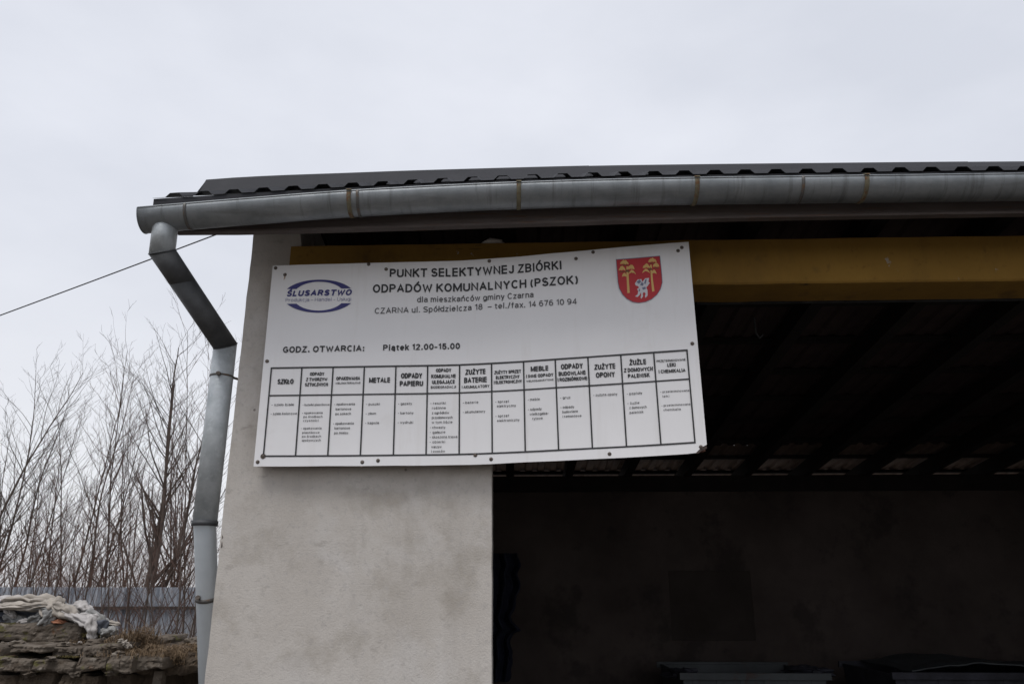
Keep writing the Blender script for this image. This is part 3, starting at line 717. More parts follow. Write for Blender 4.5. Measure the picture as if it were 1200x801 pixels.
# crest
def cp(X, Y): return 715 + X / 10.69, 290 + Y / 10.69
em = MB()
sh = [(75, 150), (340, 130), (622, 105), (636, 230), (648, 350), (652, 440), (630, 520), (585, 590), (520, 645), (440, 680), (360, 692), (280, 680), (210, 640), (155, 585), (115, 510), (98, 430), (88, 300)]
shape_px(em, [cp(*p) for p in sh]); crest = print_part(em, M['red'], 'crest')
def ring_outline(pts, w):
    cx = sum(p[0] for p in pts) / len(pts); cy = sum(p[1] for p in pts) / len(pts)
    n = len(pts); mb = MB()
    for i in range(n):
        a, b_ = pts[i], pts[(i + 1) % n]
        f = lambda p, k: (cx + (p[0] - cx) * k, cy + (p[1] - cy) * k)
        q = [cp(*f(a, 1 + w)), cp(*f(b_, 1 + w)), cp(*f(b_, 1 - w)), cp(*f(a, 1 - w))]
        mb.add([SP(*s_at(*p), LIFT + .0012) for p in q], [(0, 1, 2, 3)])
    return mb
print_part(ring_outline(sh, .012), M['griff_dark'], 'outline', crest)
def tree_crest(m1, m2, trunk, fronds, shades):
    mb = MB(); shape_px(mb, [cp(*p) for p in trunk], LIFT + .0007)
    for f in fronds: shape_px(mb, [cp(*p) for p in f], LIFT + .0012)
    print_part(mb, M['gold'], 'crest_tree', crest)
    mb = MB()
    for f in shades: shape_px(mb, [cp(*p) for p in f], LIFT + .0008)
    print_part(mb, M['brown'], 'crest_shade', crest)
def blob(cx, cy, w, h, bend=0, seed=0, n=16):
    rr = random.Random(seed); pts = []
    for k in range(n + 1):
        t = k / n; x = -w + 2 * w * t; y = bend * (x / w) ** 2
        pts.append((cx + x, cy + y - h * math.sin(math.pi * t) ** .6 * rr.uniform(.75, 1.15)))
    for k in range(n - 1, 0, -1):
        t = k / n; x = -w + 2 * w * t; y = bend * (x / w) ** 2
        pts.append((cx + x, cy + y + h * .35 * math.sin(math.pi * t) * rr.uniform(.3, 1.4)))
    return pts
tree_crest(0, 0, [(203, 235), (224, 235), (234, 400), (246, 565), (216, 570), (207, 400)],
    [blob(178, 195, 55, 42, 12, 1), blob(150, 270, 44, 42, 20, 2), blob(262, 255, 45, 42, 15, 3), blob(275, 305, 48, 26, 34, 4), blob(180, 350, 32, 34, 14, 5)],
    [blob(180, 222, 50, 12, 8, 6), blob(215, 300, 30, 30, 6, 7), blob(150, 305, 40, 12, 10, 8)])
tree_crest(0, 0, [(500, 215), (520, 215), (536, 400), (556, 545), (526, 552), (512, 400)],
    [blob(530, 170, 55, 42, 12, 11), blob(455, 240, 48, 40, 18, 12), blob(575, 225, 42, 40, 18, 13), blob(450, 290, 50, 24, 34, 14), blob(550, 310, 34, 32, 20, 15)],
    [blob(525, 200, 45, 12, 8, 16), blob(500, 275, 28, 30, 6, 17), blob(575, 260, 38, 12, 10, 18)])
mb = MB()
shape_px(mb, [cp(*p) for p in [(310, 450), (345, 400), (392, 395), (402, 430), (440, 385), (488, 380), (480, 430), (498, 440), (470, 480), (452, 500), (468, 530), (470, 600), (440, 632), (436, 600), (446, 575), (425, 555), (408, 575), (412, 610), (392, 640), (380, 625), (390, 595), (385, 560), (372, 590), (345, 618), (312, 612), (345, 585), (352, 545), (338, 520), (365, 500), (345, 480), (322, 475)]], LIFT + .0008)
print_part(mb, M['silver'], 'crest_griffin', crest)
mb = MB()
for q in ([(330, 430), (370, 400), (390, 425), (360, 455)], [(395, 430), (420, 450), (410, 480), (375, 470)], [(440, 400), (460, 395), (445, 455), (425, 450)], [(400, 500), (440, 490), (450, 515), (410, 530)], [(360, 520), (375, 515), (372, 545), (358, 550)]):
    shape_px(mb, [cp(*p) for p in q], LIFT + .0014)
print_part(mb, M['griff_dark'], 'crest_shade', crest)
# table grid
VH = .3125
gb = MB(); lw_s = .00165; lw_v = .0075
def strip(pa, pb, ws, wv, n=26):
    vs = []
    for i in range(n + 1):
        t = i / n; s = pa[0] + (pb[0] - pa[0]) * t; v = pa[1] + (pb[1] - pa[1]) * t
        vs += [SP(s - ws, v - wv, LIFT + .0003), SP(s + ws, v + wv, LIFT + .0003)]
    gb.add(vs, [(2 * i, 2 * i + 2, 2 * i + 3, 2 * i + 1) for i in range(n)])
for v in (0, VH, 1): strip((S0 - lw_s, v), (S1 + lw_s, v), 0, lw_v * (1.15 if v != VH else 1))
LIFT_ = LIFT; LIFT += .0004
for s in sk: strip((s, 0), (s, 1), lw_s, 0, 8)
LIFT = LIFT_
gb.build('table_grid', M['ink'], sg)
# table text
mids = [(TX[k] + TX[k + 1]) / 2 for k in range(13)]; mtop = [(TY[k] + TY[k + 1]) / 2 for k in range(13)]
heads = [
 [('SZKŁO', 6, 19, 19)], [('ODPADY', 4, 17, 9.7), ('Z TWORZYW', 4, 25, 16), ('SZTUCZNYCH', 4, 27, 22)],
 [('OPAKOWANIA', 4.2, 28, 15.5), ('WIELOMATERIAŁOWE', 2.2, 29.5, 20)], [('METALE', 6, 25, 19)], [('ODPADY', 6.3, 25, 14.6), ('PAPIERU', 6.3, 27.5, 23.8)],
 [('ODPADY', 4.3, 18, 8), ('KOMUNALNE', 4.5, 29, 15), ('ULEGAJĄCE', 4.5, 27, 21.7), ('BIODEGRADACJI', 3, 29.5, 27)],
 [('ZUŻYTE', 6.2, 24, 12), ('BATERIE', 6.4, 27, 21.6), ('I AKUMULATORY', 3.5, 32.5, 28)],
 [('ZUŻYTY SPRZĘT', 4, 31.5, 13), ('ELEKTRYCZNY', 4, 28, 19), ('I ELEKTRONICZNY', 3.8, 33, 24.5)],
 [('MEBLE', 6, 21, 12.5), ('I INNE ODPADY', 4, 32, 19.6), ('WIELKOGABARYTOWE', 2.3, 32, 24.5)],
 [('ODPADY', 6.3, 26, 12.5), ('BUDOWLANE', 5, 32, 20), ('I ROZBIÓRKOWE', 4.4, 35, 26.5)],
 [('ZUŻYTE', 6.3, 25, 15.5), ('OPONY', 6.3, 22.5, 25)], [('ŻUŻLE', 6.2, 20, 13), ('Z DOMOWYCH', 4.8, 34, 21), ('PALENISK', 4.8, 25.5, 28)],
 [('PRZETERMINOWANE', 2.7, 34, 12), ('LEKI', 4.4, 10, 18), ('I CHEMIKALIA', 4.2, 31.5, 25)]]
body = [
 [('- szkło białe', 44.5), ('- szkło kolorowe', 55)],
 [('- butelki plastikowe', 45), ('- opakowania', 54.5), ('  po środkach', 59), ('  czystości', 63.5), ('- opakowania', 72.5), ('  plastikowe', 77.5), ('  po środkach', 82), ('  spożywczych', 86.5)],
 [('- opakowania', 45), ('  kartonowe', 50.7), ('  po sokach', 56.2), ('- opakowania', 67.5), ('  kartonowe', 73), ('  po mleku', 78.5)],
 [('- puszki', 45.5), ('- złom', 56.5), ('- kapsle', 67.5)], [('- gazety', 45.5), ('- kartony', 56.5), ('- wydruki', 67.5)],
 [('- resztki', 45.7), ('  roślinne', 51.3), ('  z ogródków', 57), ('  przydomowych', 62.5), ('  w tym liście', 68), ('- chwasty', 74), ('- gałęzie', 79.6), ('- skoszona trawa', 85.2), ('- obierki', 91), ('  warzyw', 96.7), ('  i owoców', 102)],
 [('- baterie', 46), ('- akumulatory', 57)], [('- sprzęt', 46.8), ('  elektryczny', 52), ('- sprzęt', 63.5), ('  elektroniczny', 69)],
 [('- meble', 46.5), ('- odpady', 58), ('  wielkogaba-', 63.6), ('    rytowe', 69)], [('- gruz', 47), ('- odpady', 58.2), ('  budowlane', 63.6), ('  i remontowe', 69)],
 [('- zużyte opony', 46.5)], [('- popioły', 47.5), ('- żużle', 58.7), ('  z domowych', 64), ('  palenisk', 69.6)],
 [('- przeterminowane', 48), ('  leki', 53.3), ('- przeterminowane', 64), ('  chemikalia', 69.2)]]
slope = [(TY[k + 1] - TY[k]) / (TX[k + 1] - TX[k]) for k in range(13)]
for k in range(13):
    mb = MB()
    for (t, cap, w, dy) in heads[k]:
        f = dy / 104; cx = mids[k] + ((BX[k] + BX[k + 1]) / 2 - mids[k]) * f
        y = mtop[k] + dy * 1.0; sl = slope[k] * .9
        mb = MB(); add_text(mb, t, cx - w / 2, y - sl * w / 2, cx + w / 2, y + sl * w / 2, cap, .225 if cap > 3.5 else .19); print_part(mb, M['ink'])
    for (t, dy) in body[k]:
        f = dy / 104; ind = 2.0 if t.startswith('  ') else 0
        if t.startswith('    '): ind = 5
        tt = t.strip(); lx = TX[k] + (BX[k] - TX[k]) * f + 4 + ind
        w = len(tt) * 2.02; w = min(w, TX[k + 1] - TX[k] - 5 - ind)
        y = mtop[k] + dy; sl = slope[k] * .8; mx_ = mids[k] + (BX[k] - TX[k]) * f
        mb = MB(); add_text(mb, tt, lx, y + sl * (lx - mx_), lx + w, y + sl * (lx + w - mx_), 3.0 if k not in (1, 12) else 2.7, .15); print_part(mb, M['ink_body'])
# screws with washers
def screw_at(x, y, r=.0065, streak=0, proud=.006):
    s, v = s_at(x, y); c = SP(s, v, .001)
    b = MB(); n = 10; vs = []
    for rr, yy in ((r * 1.35, 0), (r * 1.35, -.0012), (r * .85, -.0016), (r * .75, -proud * .8), (r * .35, -proud)):
        vs += [c + Vector((rr * math.cos(2 * math.pi * k / n), yy, rr * math.sin(2 * math.pi * k / n))) for k in range(n)]
    fs = [(i * n + k, i * n + (k + 1) % n, (i + 1) * n + (k + 1) % n, (i + 1) * n + k) for i in range(4) for k in range(n)] + [tuple(4 * n + k for k in reversed(range(n)))]
    b.add(vs, fs); o = b.build('screw', M['screw'], sg)
    if streak:
        q = [(x - .7, y + 1), (x + .8, y + 1), (x + .4, y + streak * .6), (x - 1.2, y + streak), (x - 1.6, y + streak)]
        m_ = MB(); shape_px(m_, q, .0012); m_.build('rust_streak', M['rust'], sg)
for a in ((323, 314), (334, 321.8), (432, 309.6), (452.5, 315.4), (573.4, 305.9), (675, 303), (695, 295.4), (799, 290), (794.6, 293.8), (811.3, 402.3), (313, 423),
          (302, 541), (424.6, 541.2), (443, 539.4), (557, 533), (575.5, 537.7), (714.3, 531.6), (821.4, 523.4)):
    screw_at(*a, streak=6 if a[0] in (334, 424.6, 802) else 0)
screw_at(308.4, 534.3, .009)
# broken corner: dark bent flap below the last screw
fl = [(814.5, 530.5), (820, 526.6), (826, 522.6), (828, 521.5), (828.5, 525), (823, 527.5), (818, 531)]
pf = [PB(x, y, 3.49 - soff(1) + .001) for x, y in fl]; nf = len(pf)
mesh_obj('torn_corner', pf + [p + Vector((0, .012, 0)) for p in pf], [tuple(range(nf)), tuple(reversed(range(nf, 2 * nf)))] + [(i, i + nf, (i + 1) % nf + nf, (i + 1) % nf) for i in range(nf)], M['soot'], sg)

# ================================================================== CABLE
b = MB(); pts = []
A = P(-420, 508, 15); Bp = PB(262, 271.5, 3.215)
for i in range(41):
    t = i / 40; p = A.lerp(Bp, t); p.z -= .10 * 4 * t * (1 - t); pts.append(p)
b.tube(pts, [.0085 - .0055 * i / 40 for i in range(41)], 6)
tag(b.build('overhead_cable', M['rubber'], loc=Bp), 'thin black cable strung across the sky from the left to the eave behind the downpipe', 'cable')

# ================================================================== FENCE
fD = 14.0; ztop = P(100, 687.5, fD).z
fx0 = -16.0; fx1 = 3.0
fence = thing('metal_fence', (-8, fD, 0), 'blue grey corrugated metal fence with a dark horizontal rail behind the bare brushwood', 'fence')
rnd = random.Random(5); x = fx0; k = 0
while x < fx1:
    wd = 1.08; n = 72; vs = []; dz = rnd.uniform(-.004, .004); dy = rnd.uniform(-.006, .006); th = .001
    for zz in (0.02, ztop + dz):
        for t in (0, th):
            for i in range(n + 1):
                xx = x + wd * i / n; vs.append((xx, fD + dy + t + .017 * math.sin(2 * math.pi * xx / .09), zz))
    m1 = n + 1; fs = []
    for i in range(n):
        fs.append((i, i + 1, 2 * m1 + i + 1, 2 * m1 + i)); fs.append((m1 + i, 3 * m1 + i, 3 * m1 + i + 1, m1 + i + 1)); fs.append((2 * m1 + i, 2 * m1 + i + 1, 3 * m1 + i + 1, 3 * m1 + i))
    mesh_obj('sheet_panel', vs, fs, M['fence'], fence); x += 1.06; k += 1
for zr in (P(100, 712, fD - .03).z, .35):
    b = MB(); b.add([(fx0, fD - .06, zr - .022), (fx1, fD - .06, zr - .022), (fx1, fD - .06, zr + .028), (fx0, fD - .06, zr + .028), (fx0, fD - .02, zr - .022), (fx1, fD - .02, zr - .022), (fx1, fD - .02, zr + .028), (fx0, fD - .02, zr + .028)],
        [(0, 1, 2, 3), (7, 6, 5, 4), (0, 4, 5, 1), (2, 6, 7, 3), (1, 5, 6, 2), (3, 7, 4, 0)]); b.build('rail', M['fence_rail'], fence)
x = fx0 + .3
while x < fx1:
    b = MB(); b.tube([(x, fD + .05, 0), (x, fD + .05, ztop - .03)], .03, 8); b.build('post', M['fence_rail'], fence); x += 2.4

# ================================================================== BARE TREES
def grow(mb_t, mb_c, rnd, p, d, L_, r, level, maxl, spread=.55, bias=.25, twig_thr=.006):
    n = max(4, int(L_ / .19)); pts = [p.copy()]; rad = [r]; cur = p.copy(); dd = d.copy(); kids = []
    for i in range(n):
        wob = .028 if level == 0 else .085
        dd = (dd + Vector((rnd.gauss(0, wob), rnd.gauss(0, wob), rnd.gauss(0, .04) + bias * .17))).normalized()
        cur = cur + dd * (L_ / n); pts.append(cur.copy()); t = (i + 1) / n; rad.append(r * (1 - .86 * t) + .0008)
        if t > (.12 if level else .16) and level < maxl and rnd.random() < (.92 if level == 0 else .62):
            kids.append((cur.copy(), dd.copy(), t, rad[-1]))
    (mb_t if level == 0 else mb_c).tube(pts, rad, 6 if level == 0 else (4 if level == 1 else 3), cap=False)
    for (q, qd, t, rr) in kids:
        a = rnd.uniform(0, 2 * math.pi); perp = Vector((math.cos(a), math.sin(a), rnd.uniform(-.1, .2)))
        ang = spread * rnd.uniform(.65, 1.35)
        nd = (qd * math.cos(ang) + perp * math.sin(ang)).normalized()
        nl = L_ * (1 - t * .55) * rnd.uniform(.25, .52) if level else L_ * (1 - t * .6) * rnd.uniform(.22, .50)
        if nl < .12: nl = rnd.uniform(.1, .2)
        grow(mb_t, mb_c, rnd, q, nd, nl, max(rr * rnd.uniform(.38, .6), .0019), level + 1, maxl, spread, bias, twig_thr)
tree_id = 0
def bare_tree(px, D, topy, stems, seed, label, r=.05, lean=0, maxl=3, spread=.60, group=None, z0=0, cat='tree', name='bare_tree', rmul=1):
    rnd = random.Random(seed)
    base = P(px, 690, D); X = base.x; H = P(px, topy, D).z - z0
    t = thing(name, (X, D, z0), label, cat, group)
    for (lx, ly, hf, rf) in stems:
        mt = MB(); mc = MB(); d = Vector((lx + lean, ly, 1)).normalized()
        grow(mt, mc, rnd, Vector((X + lx * .25, D + ly * .25, z0 - .03)), d, H * hf, r * rf, 0, maxl, spread)
        mt.build('trunk' if hf == 1 and rf >= 1 else 'stem', M['bark'], t, True); mc.build('crown', M['bark' if r > .031 else 'twig'], t, True)
    return t
G = 'bare trees behind the fence'
bare_tree(-25, 16.5, 400, [(.02, 0, 1, 1), (.10, .05, .9, .8), (-.12, 0, .8, .7)], 11, 'bare tree with dense upright branches cut off by the left edge of the photo', .040, group=G)
bare_tree(14, 17.5, 465, [(.03, 0, 1, 1), (.13, .1, .95, .8), (-.08, 0, .9, .7)], 12, 'bare many stemmed tree fanning out just inside the left edge', .034, group=G)
bare_tree(58, 18.5, 515, [(.02, 0, 1, 1), (-.14, 0, .85, .8), (.1, .05, .8, .6)], 13, 'lowest bare tree in the gap between the left edge clump and the taller stems', .03, group=G)
bare_tree(88, 16.2, 427, [(-.035, 0, 1, 1), (-.16, .05, .86, .8)], 14, 'slim bare tree with one straight thin stem, left of the twin pair', .029, group=G)
bare_tree(108, 17.0, 430, [(-.01, 0, 1, 1), (.06, -.05, .9, .8), (-.13, 0, .7, .6)], 15, 'bare tree with two close parallel stems in the middle of the row', .032, group=G)
bare_tree(133, 15.6, 412, [(-.07, 0, 1, 1), (.03, .08, .85, .6)], 16, 'bare tree with a thin dark stem just left of the thickest forked trunk', .026, group=G)
bare_tree(174, 15.0, 398, [(-.065, 0, .88, 1.05), (.02, 0, 1, .9), (.07, .03, .93, .65)], 21, 'tallest bare tree with the thickest dark trunk forking low, near the downpipe', .062, group=G)
bare_tree(206, 17.6, 452, [(-.02, 0, 1, 1), (.05, 0, .9, .8), (-.1, .1, .8, .7)], 18, 'bare tree with fine grey stems between the thick forked trunk and the downpipe', .029, group=G)
bare_tree(232, 12.6, 392, [(-.10, 0, 1, .8), (.02, 0, .9, .8)], 19, 'bare tree with one long dark switch rising close beside the downpipe', .022, group=G)
bare_tree(40, 22, 505, [(.02, 0, 1, 1), (-.14, 0, .85, .8), (.12, .05, .8, .6)], 33, 'faint far bare tree showing through the leftmost clump', .028, group=G)
bare_tree(150, 21, 470, [(.02, 0, 1, 1), (-.14, 0, .85, .8), (.12, .05, .8, .6)], 34, 'faint far bare tree showing through the stems left of the thickest trunk', .028, group=G)
bare_tree(215, 22, 480, [(.02, 0, 1, 1), (-.14, 0, .85, .8), (.12, .05, .8, .6)], 35, 'faint far bare tree low behind the stems beside the downpipe', .028, group=G)
G2 = 'leafless shrubs in front of the fence'
sh_l = ['thin reddish shrub standing before the fence left of the rag pile end', 'reddish shrub with crossing stems rising behind the right end of the rag pile', 'leafless shrub before the fence above the dry grass clump',
        'leafless forked shrub before the fence right of the dry grass clump', 'dense reddish shrub before the fence close to the downpipe', 'leafless shrub partly hidden by the rag pile at the left']
for i, (px, D, ty, sd_) in enumerate(((70, 12.4, 600, 41), (102, 12.9, 585, 42), (152, 12.2, 570, 43), (178, 12.8, 590, 44), (212, 12.0, 580, 45), (22, 12.7, 610, 46))):
    bare_tree(px, D, ty, [(-.02, 0, 1, 1), (.16, .05, .9, .8), (-.2, -.05, .85, .8), (.32, 0, .7, .6), (-.34, .1, .7, .6)], sd_, sh_l[i], .022, group=G2, cat='shrub', name='leafless_shrub', spread=.6, maxl=2)
# tangled brushwood: nobody could count these canes
def brush(name, x0, x1, D0, D1, hmin, hmax, count, seed, label, m):
    rnd = random.Random(seed); mb = MB()
    for i in range(count):
        D = rnd.uniform(D0, D1); X = rnd.uniform(x0, x1); h = rnd.uniform(hmin, hmax)
        p = Vector((X, D, 0)); d = Vector((rnd.gauss(0, .25), rnd.gauss(0, .2), 1)).normalized(); n = 7; pts = [p]; r = rnd.uniform(.0018, .0048)
        bend = Vector((rnd.gauss(0, .24), rnd.gauss(0, .2), rnd.uniform(-.34, .03)))
        for k in range(n):
            d = (d + bend * (k / n) + Vector((rnd.gauss(0, .13), rnd.gauss(0, .1), 0))).normalized(); p = p + d * h / n; pts.append(p)
            if rnd.random() < .75 and k > 1:
                a = rnd.uniform(0, 6.28); e = (d + Vector((math.cos(a), math.sin(a), .1)) * .8).normalized(); l = h * rnd.uniform(.12, .3)
                mb.tube([p, p + e * l * .5 + Vector((0, 0, .01)), p + (e + Vector((0, 0, .15))) * l], [r * .5, r * .35, .0012], 3, cap=False)
        mb.tube(pts, [r * (1 - .8 * k / n) for k in range(n + 1)], 3, cap=False)
    o = mb.build(name, m, None, False, loc=((x0 + x1) / 2, (D0 + D1) / 2, 0)); return tag(o, label, 'brushwood', kind='stuff')
brush('brushwood', -13, -4.2, 14.4, 18, 1.5, 3.3, 1000, 77, 'tangled reddish brown brushwood growing behind the metal fence', M['bramble'])
brush('brushwood', -13, -4.2, 14.5, 16, 1.4, 2.9, 800, 79, 'low tangle of reddish brown canes close behind the metal fence', M['bramble'])
brush('brushwood', -10, -4.2, 12.4, 13.8, 1.0, 2.4, 190, 78, 'sparse reddish canes growing in front of the metal fence', M['bramble'])

# ================================================================== OLD LEDGE
ledge = thing('ruined_wall', (-3.0, 5.9, 0), 'crumbling old wall of weathered concrete slabs with soil and dry grass on top', 'wall')
def slab(name, x0, x1, yt, yb, D0, D1, seed, m, tilt=0, amp=.02, top_amp=.012, taper=.05):
    """an uneven weathered slab; front top edge from picture coordinates"""
    a = P(x0, yt, D0); b_ = P(x1, yt + tilt, D0); zb = P((x0 + x1) / 2, yb, D0).z
    nx, nf, ny = 110, 9, 10; vs = []
    for i in range(nx + 1):
        t = i / nx; X = a.x + (b_.x - a.x) * t; zt = a.z + (b_.z - a.z) * t; col = []
        def nn(f, *q): return noise.noise(Vector(q) * f + Vector((seed * 3.1, seed, 0)))
        e = max(0.0, 1 - (1 - t) / taper, 1 - t / taper) if taper else 0
        e = max(0, e + .25 * nn(20, X, 1, 1) * (e > 0)); rec = e * e * min(.12, (D1 - D0) * .4)
        zt += top_amp * (.9 * nn(4, X, 7, 0) + .7 * nn(13, X, 7, 0)) - e * e * (zt - zb) * .35
        under = zb + 1.1 * amp * nn(2.3, X, 0, 2) + .6 * amp * nn(9, X, 0, 2) + .3 * amp * nn(31, X, 0, 2) + e * e * (zt - zb) * .25
        for j in range(7):
            col.append(Vector((X, D1 - rec * .5 - (D1 - D0 - .05 - rec) * j / 6, under)))
        for j in range(nf + 1):
            q = j / nf; z = under + (zt - under) * q
            strata = abs(noise.noise(Vector((X * 1.6, seed, z * 30)))) * amp * .5
            rnd_ = .012 * (2 * q - 1) ** 6 + .38 * amp * noise.cell(Vector((X * 7 + .6 * nn(5, X, 0, z) + seed, seed, z * 17 + X * 1.5)))
            y = D0 + rec + strata + rnd_ + 1.3 * amp * nn(2.6, X, 0, z) + amp * .7 * nn(8, X, 3, z * 1.3) + .5 * amp * nn(24, X, 3, z) + .25 * amp * nn(60, X, 3, z)
            col.append(Vector((X, y, z)))
        for j in range(1, ny + 1):
            q = j / ny; y = D0 + rec + .03 + (D1 - D0 - 1.5 * rec - .03) * q
            col.append(Vector((X, y, zt + q * .004 + top_amp * nn(3, X, y, 0) + top_amp * .6 * nn(12, X, y, 0) + .3 * top_amp * nn(40, X, y, 0))))
        cols = len(col); vs += col
    fs = []
    for i in range(nx):
        for j in range(cols - 1): fs.append((i * cols + j, (i + 1) * cols + j, (i + 1) * cols + j + 1, i * cols + j + 1))
    fs.append(tuple(range(cols))); fs.append(tuple(nx * cols + j for j in reversed(range(cols))))
    return mesh_obj(name, vs, fs, m, ledge, False)
slab('upper_slab', -90, 100, 731, 751, 5.95, 6.28, 1, M['concrete_old'], -1, .02)
for k_, a_ in enumerate(((-110, 12, 757, 771, 5.62), (8, 61, 755.5, 768, 5.60), (57, 98, 757.5, 772, 5.66), (94, 134, 756.5, 768, 5.60),
        (-120, -6, 772, 788, 5.62), (-10, 40, 770, 785, 5.56), (36, 92, 774, 789, 5.60), (90, 128, 770, 786, 5.55), (124, 160, 769, 787, 5.50), (157, 194, 769.5, 784, 5.53),
        (-130, 22, 790, 806, 5.60), (18, 70, 787, 803, 5.66), (66, 120, 792, 812, 5.62), (116, 158, 789, 806, 5.70))):
    slab('stone_slab', a_[0], a_[1], a_[2], a_[3], a_[4], 6.9 if k_ < 4 else 6.4, 20 + k_ * 1.37, M['concrete_old'] if k_ < 10 else M['soil'], (-.8, .9, .4, -1)[k_ % 4], .03, .014, .10)  # lowest row takes the dark soil colour as painted shade below the overhang
slab('soil_bank', 118, 262, 766, 786, 5.70, 7.1, 6, M['soil'], -4, .04, .03)
slab('wall_core', -140, 190, 787, 960, 5.86, 6.9, 7, M['soil'], 0, .03)
slab('wall_core', 185, 262, 784, 960, 6.35, 7.0, 8, M['soil'], 0, .03)
slab('leaning_post', 180, 190, 786, 960, 5.66, 5.74, 9, M['concrete_old'], 0, .006, .004, 0)
slab('stone_slab', 214, 250, 748, 753, 6.5, 6.8, 10, M['concrete_old'], -1, .008, .006)
# loose stones on the slabs
rnd = random.Random(9)
for i in range(46):
    x = rnd.uniform(-10, 235); y = rnd.choice([rnd.uniform(752, 757), rnd.uniform(753, 768)])
    D = 5.66 + rnd.uniform(.02, .7) if x < 128 else rnd.uniform(5.75, 6.6)
    z = P(x, 757, 5.62).z if x < 128 else P(x, 765, 5.72).z
    X = (x - 600) / 919 * (D * _c)
    v_, f_ = lump((X, D, z + .008), rnd.uniform(.008, .03), rnd.uniform(.008, .02), rnd.uniform(.006, .014), rnd.random() * 9, 8, 5, .5)
    mesh_obj('loose_stone', v_, f_, M['concrete_old' if rnd.random() < .7 else 'rag_white'], ledge)
for i, (x, y, D, w) in enumerate(((20, 754, 5.72, .05), (74, 755, 5.7, .045), (112, 753, 5.78, .06), (127, 758, 5.62, .05), (139, 766, 5.55, .045), (60, 771, 5.58, .035), (5, 772, 5.58, .04), (150, 767, 5.6, .03), (188, 768, 5.62, .05), (226, 752, 6.4, .07), (176, 749, 6.5, .06), (196, 748, 6.5, .05), (100, 769, 5.6, .03), (35, 788, 5.62, .05), (88, 789, 5.62, .04), (131, 788, 5.58, .04))):
    v_, f_ = lump(P(x, y, D), w, w * .8, w * .42, i * 1.9 + 4, 12, 7, .75); mesh_obj('rubble_stone', v_, f_, M['concrete_old'], ledge)
# dry grass
def grass(name, spots_, seed, label, m):
    rnd = random.Random(seed); vs, fs = [], []
    for (cx, cy, D, w, dpt, cnt, h, droop) in spots_:
        c = P(cx, cy, D)
        for i in range(cnt):
            p = Vector((c.x + rnd.gauss(0, w), D + rnd.gauss(0, dpt), c.z - .01)); hh = h * rnd.uniform(.35, 1.15)
            if noise.noise(Vector((p.x * 11, p.y * 8, seed))) < -.12: continue
            hh *= .55 + 1.1 * max(0, .5 + noise.noise(Vector((p.x * 17, p.y * 12, 5))))
            a = rnd.uniform(0, 6.28); d = Vector((math.cos(a), math.sin(a), 0)) * rnd.uniform(.2, 1.5) * hh
            wv = Vector((math.cos(a + 1.57), math.sin(a + 1.57), 0)) * rnd.uniform(.001, .0024)
            q1 = p + d * .35 + Vector((0, 0, hh * .6)); q2 = p + d * 1.0 + Vector((0, 0, hh * (.85 - droop * rnd.random())))
            b = len(vs); vs += [p - wv, p + wv, q1 - wv, q1 + wv, q2]; fs += [(b, b + 1, b + 3, b + 2), (b + 2, b + 3, b + 4)]
    return tag(mesh_obj(name, vs, fs, m, None, loc=P(spots_[0][0], spots_[0][1], spots_[0][2])), label, 'grass', kind='stuff')
grass('dry_grass', [(160, 757, 6.1, .045, .10, 1500, .135, .45), (172, 757, 6.1, .04, .10, 500, .09, .45), (150, 763, 5.85, .07, .08, 350, .05, .5), (185, 762, 5.9, .15, .16, 6500, .05, .8), (212, 763, 5.85, .12, .14, 5000, .05, .9), (205, 769, 5.69, .14, .03, 4200, .026, 1.9), (178, 768, 5.70, .08, .03, 600, .02, 1.8), (222, 776, 5.67, .05, .02, 700, .03, 1.6),
    (60, 755, 5.95, .35, .03, 350, .03, .6), (110, 752, 5.9, .12, .06, 350, .035, .7), (140, 748, 6.4, .06, .1, 260, .06, .7)], 5, 'matted straw coloured dry grass on top of the ruined wall', M['grass'])
grass('moss', [(138, 764, 5.75, .05, .05, 500, .022, .9), (90, 768, 5.63, .12, .01, 260, .016, 1.2), (108, 744, 5.96, .05, .02, 160, .03, .6)], 6, 'green brown moss in the joints of the ruined wall', M['moss'])
# pale straw / paper clump
cl = thing('paper_scrap', P(146, 762, 5.72), 'small pale crumpled scrap lying in the dry grass beside the brown tuft', 'litter')
for i, (x, y, w) in enumerate(((146, 754, .03), (141, 750, .018), (151, 757, .02))):
    v_, f_ = lump(P(x, y, 5.75), w, .02, w * .6, i * 2.2 + 1, 14, 9, .9); mesh_obj('fold', v_, f_, M['rag_beige'], cl)
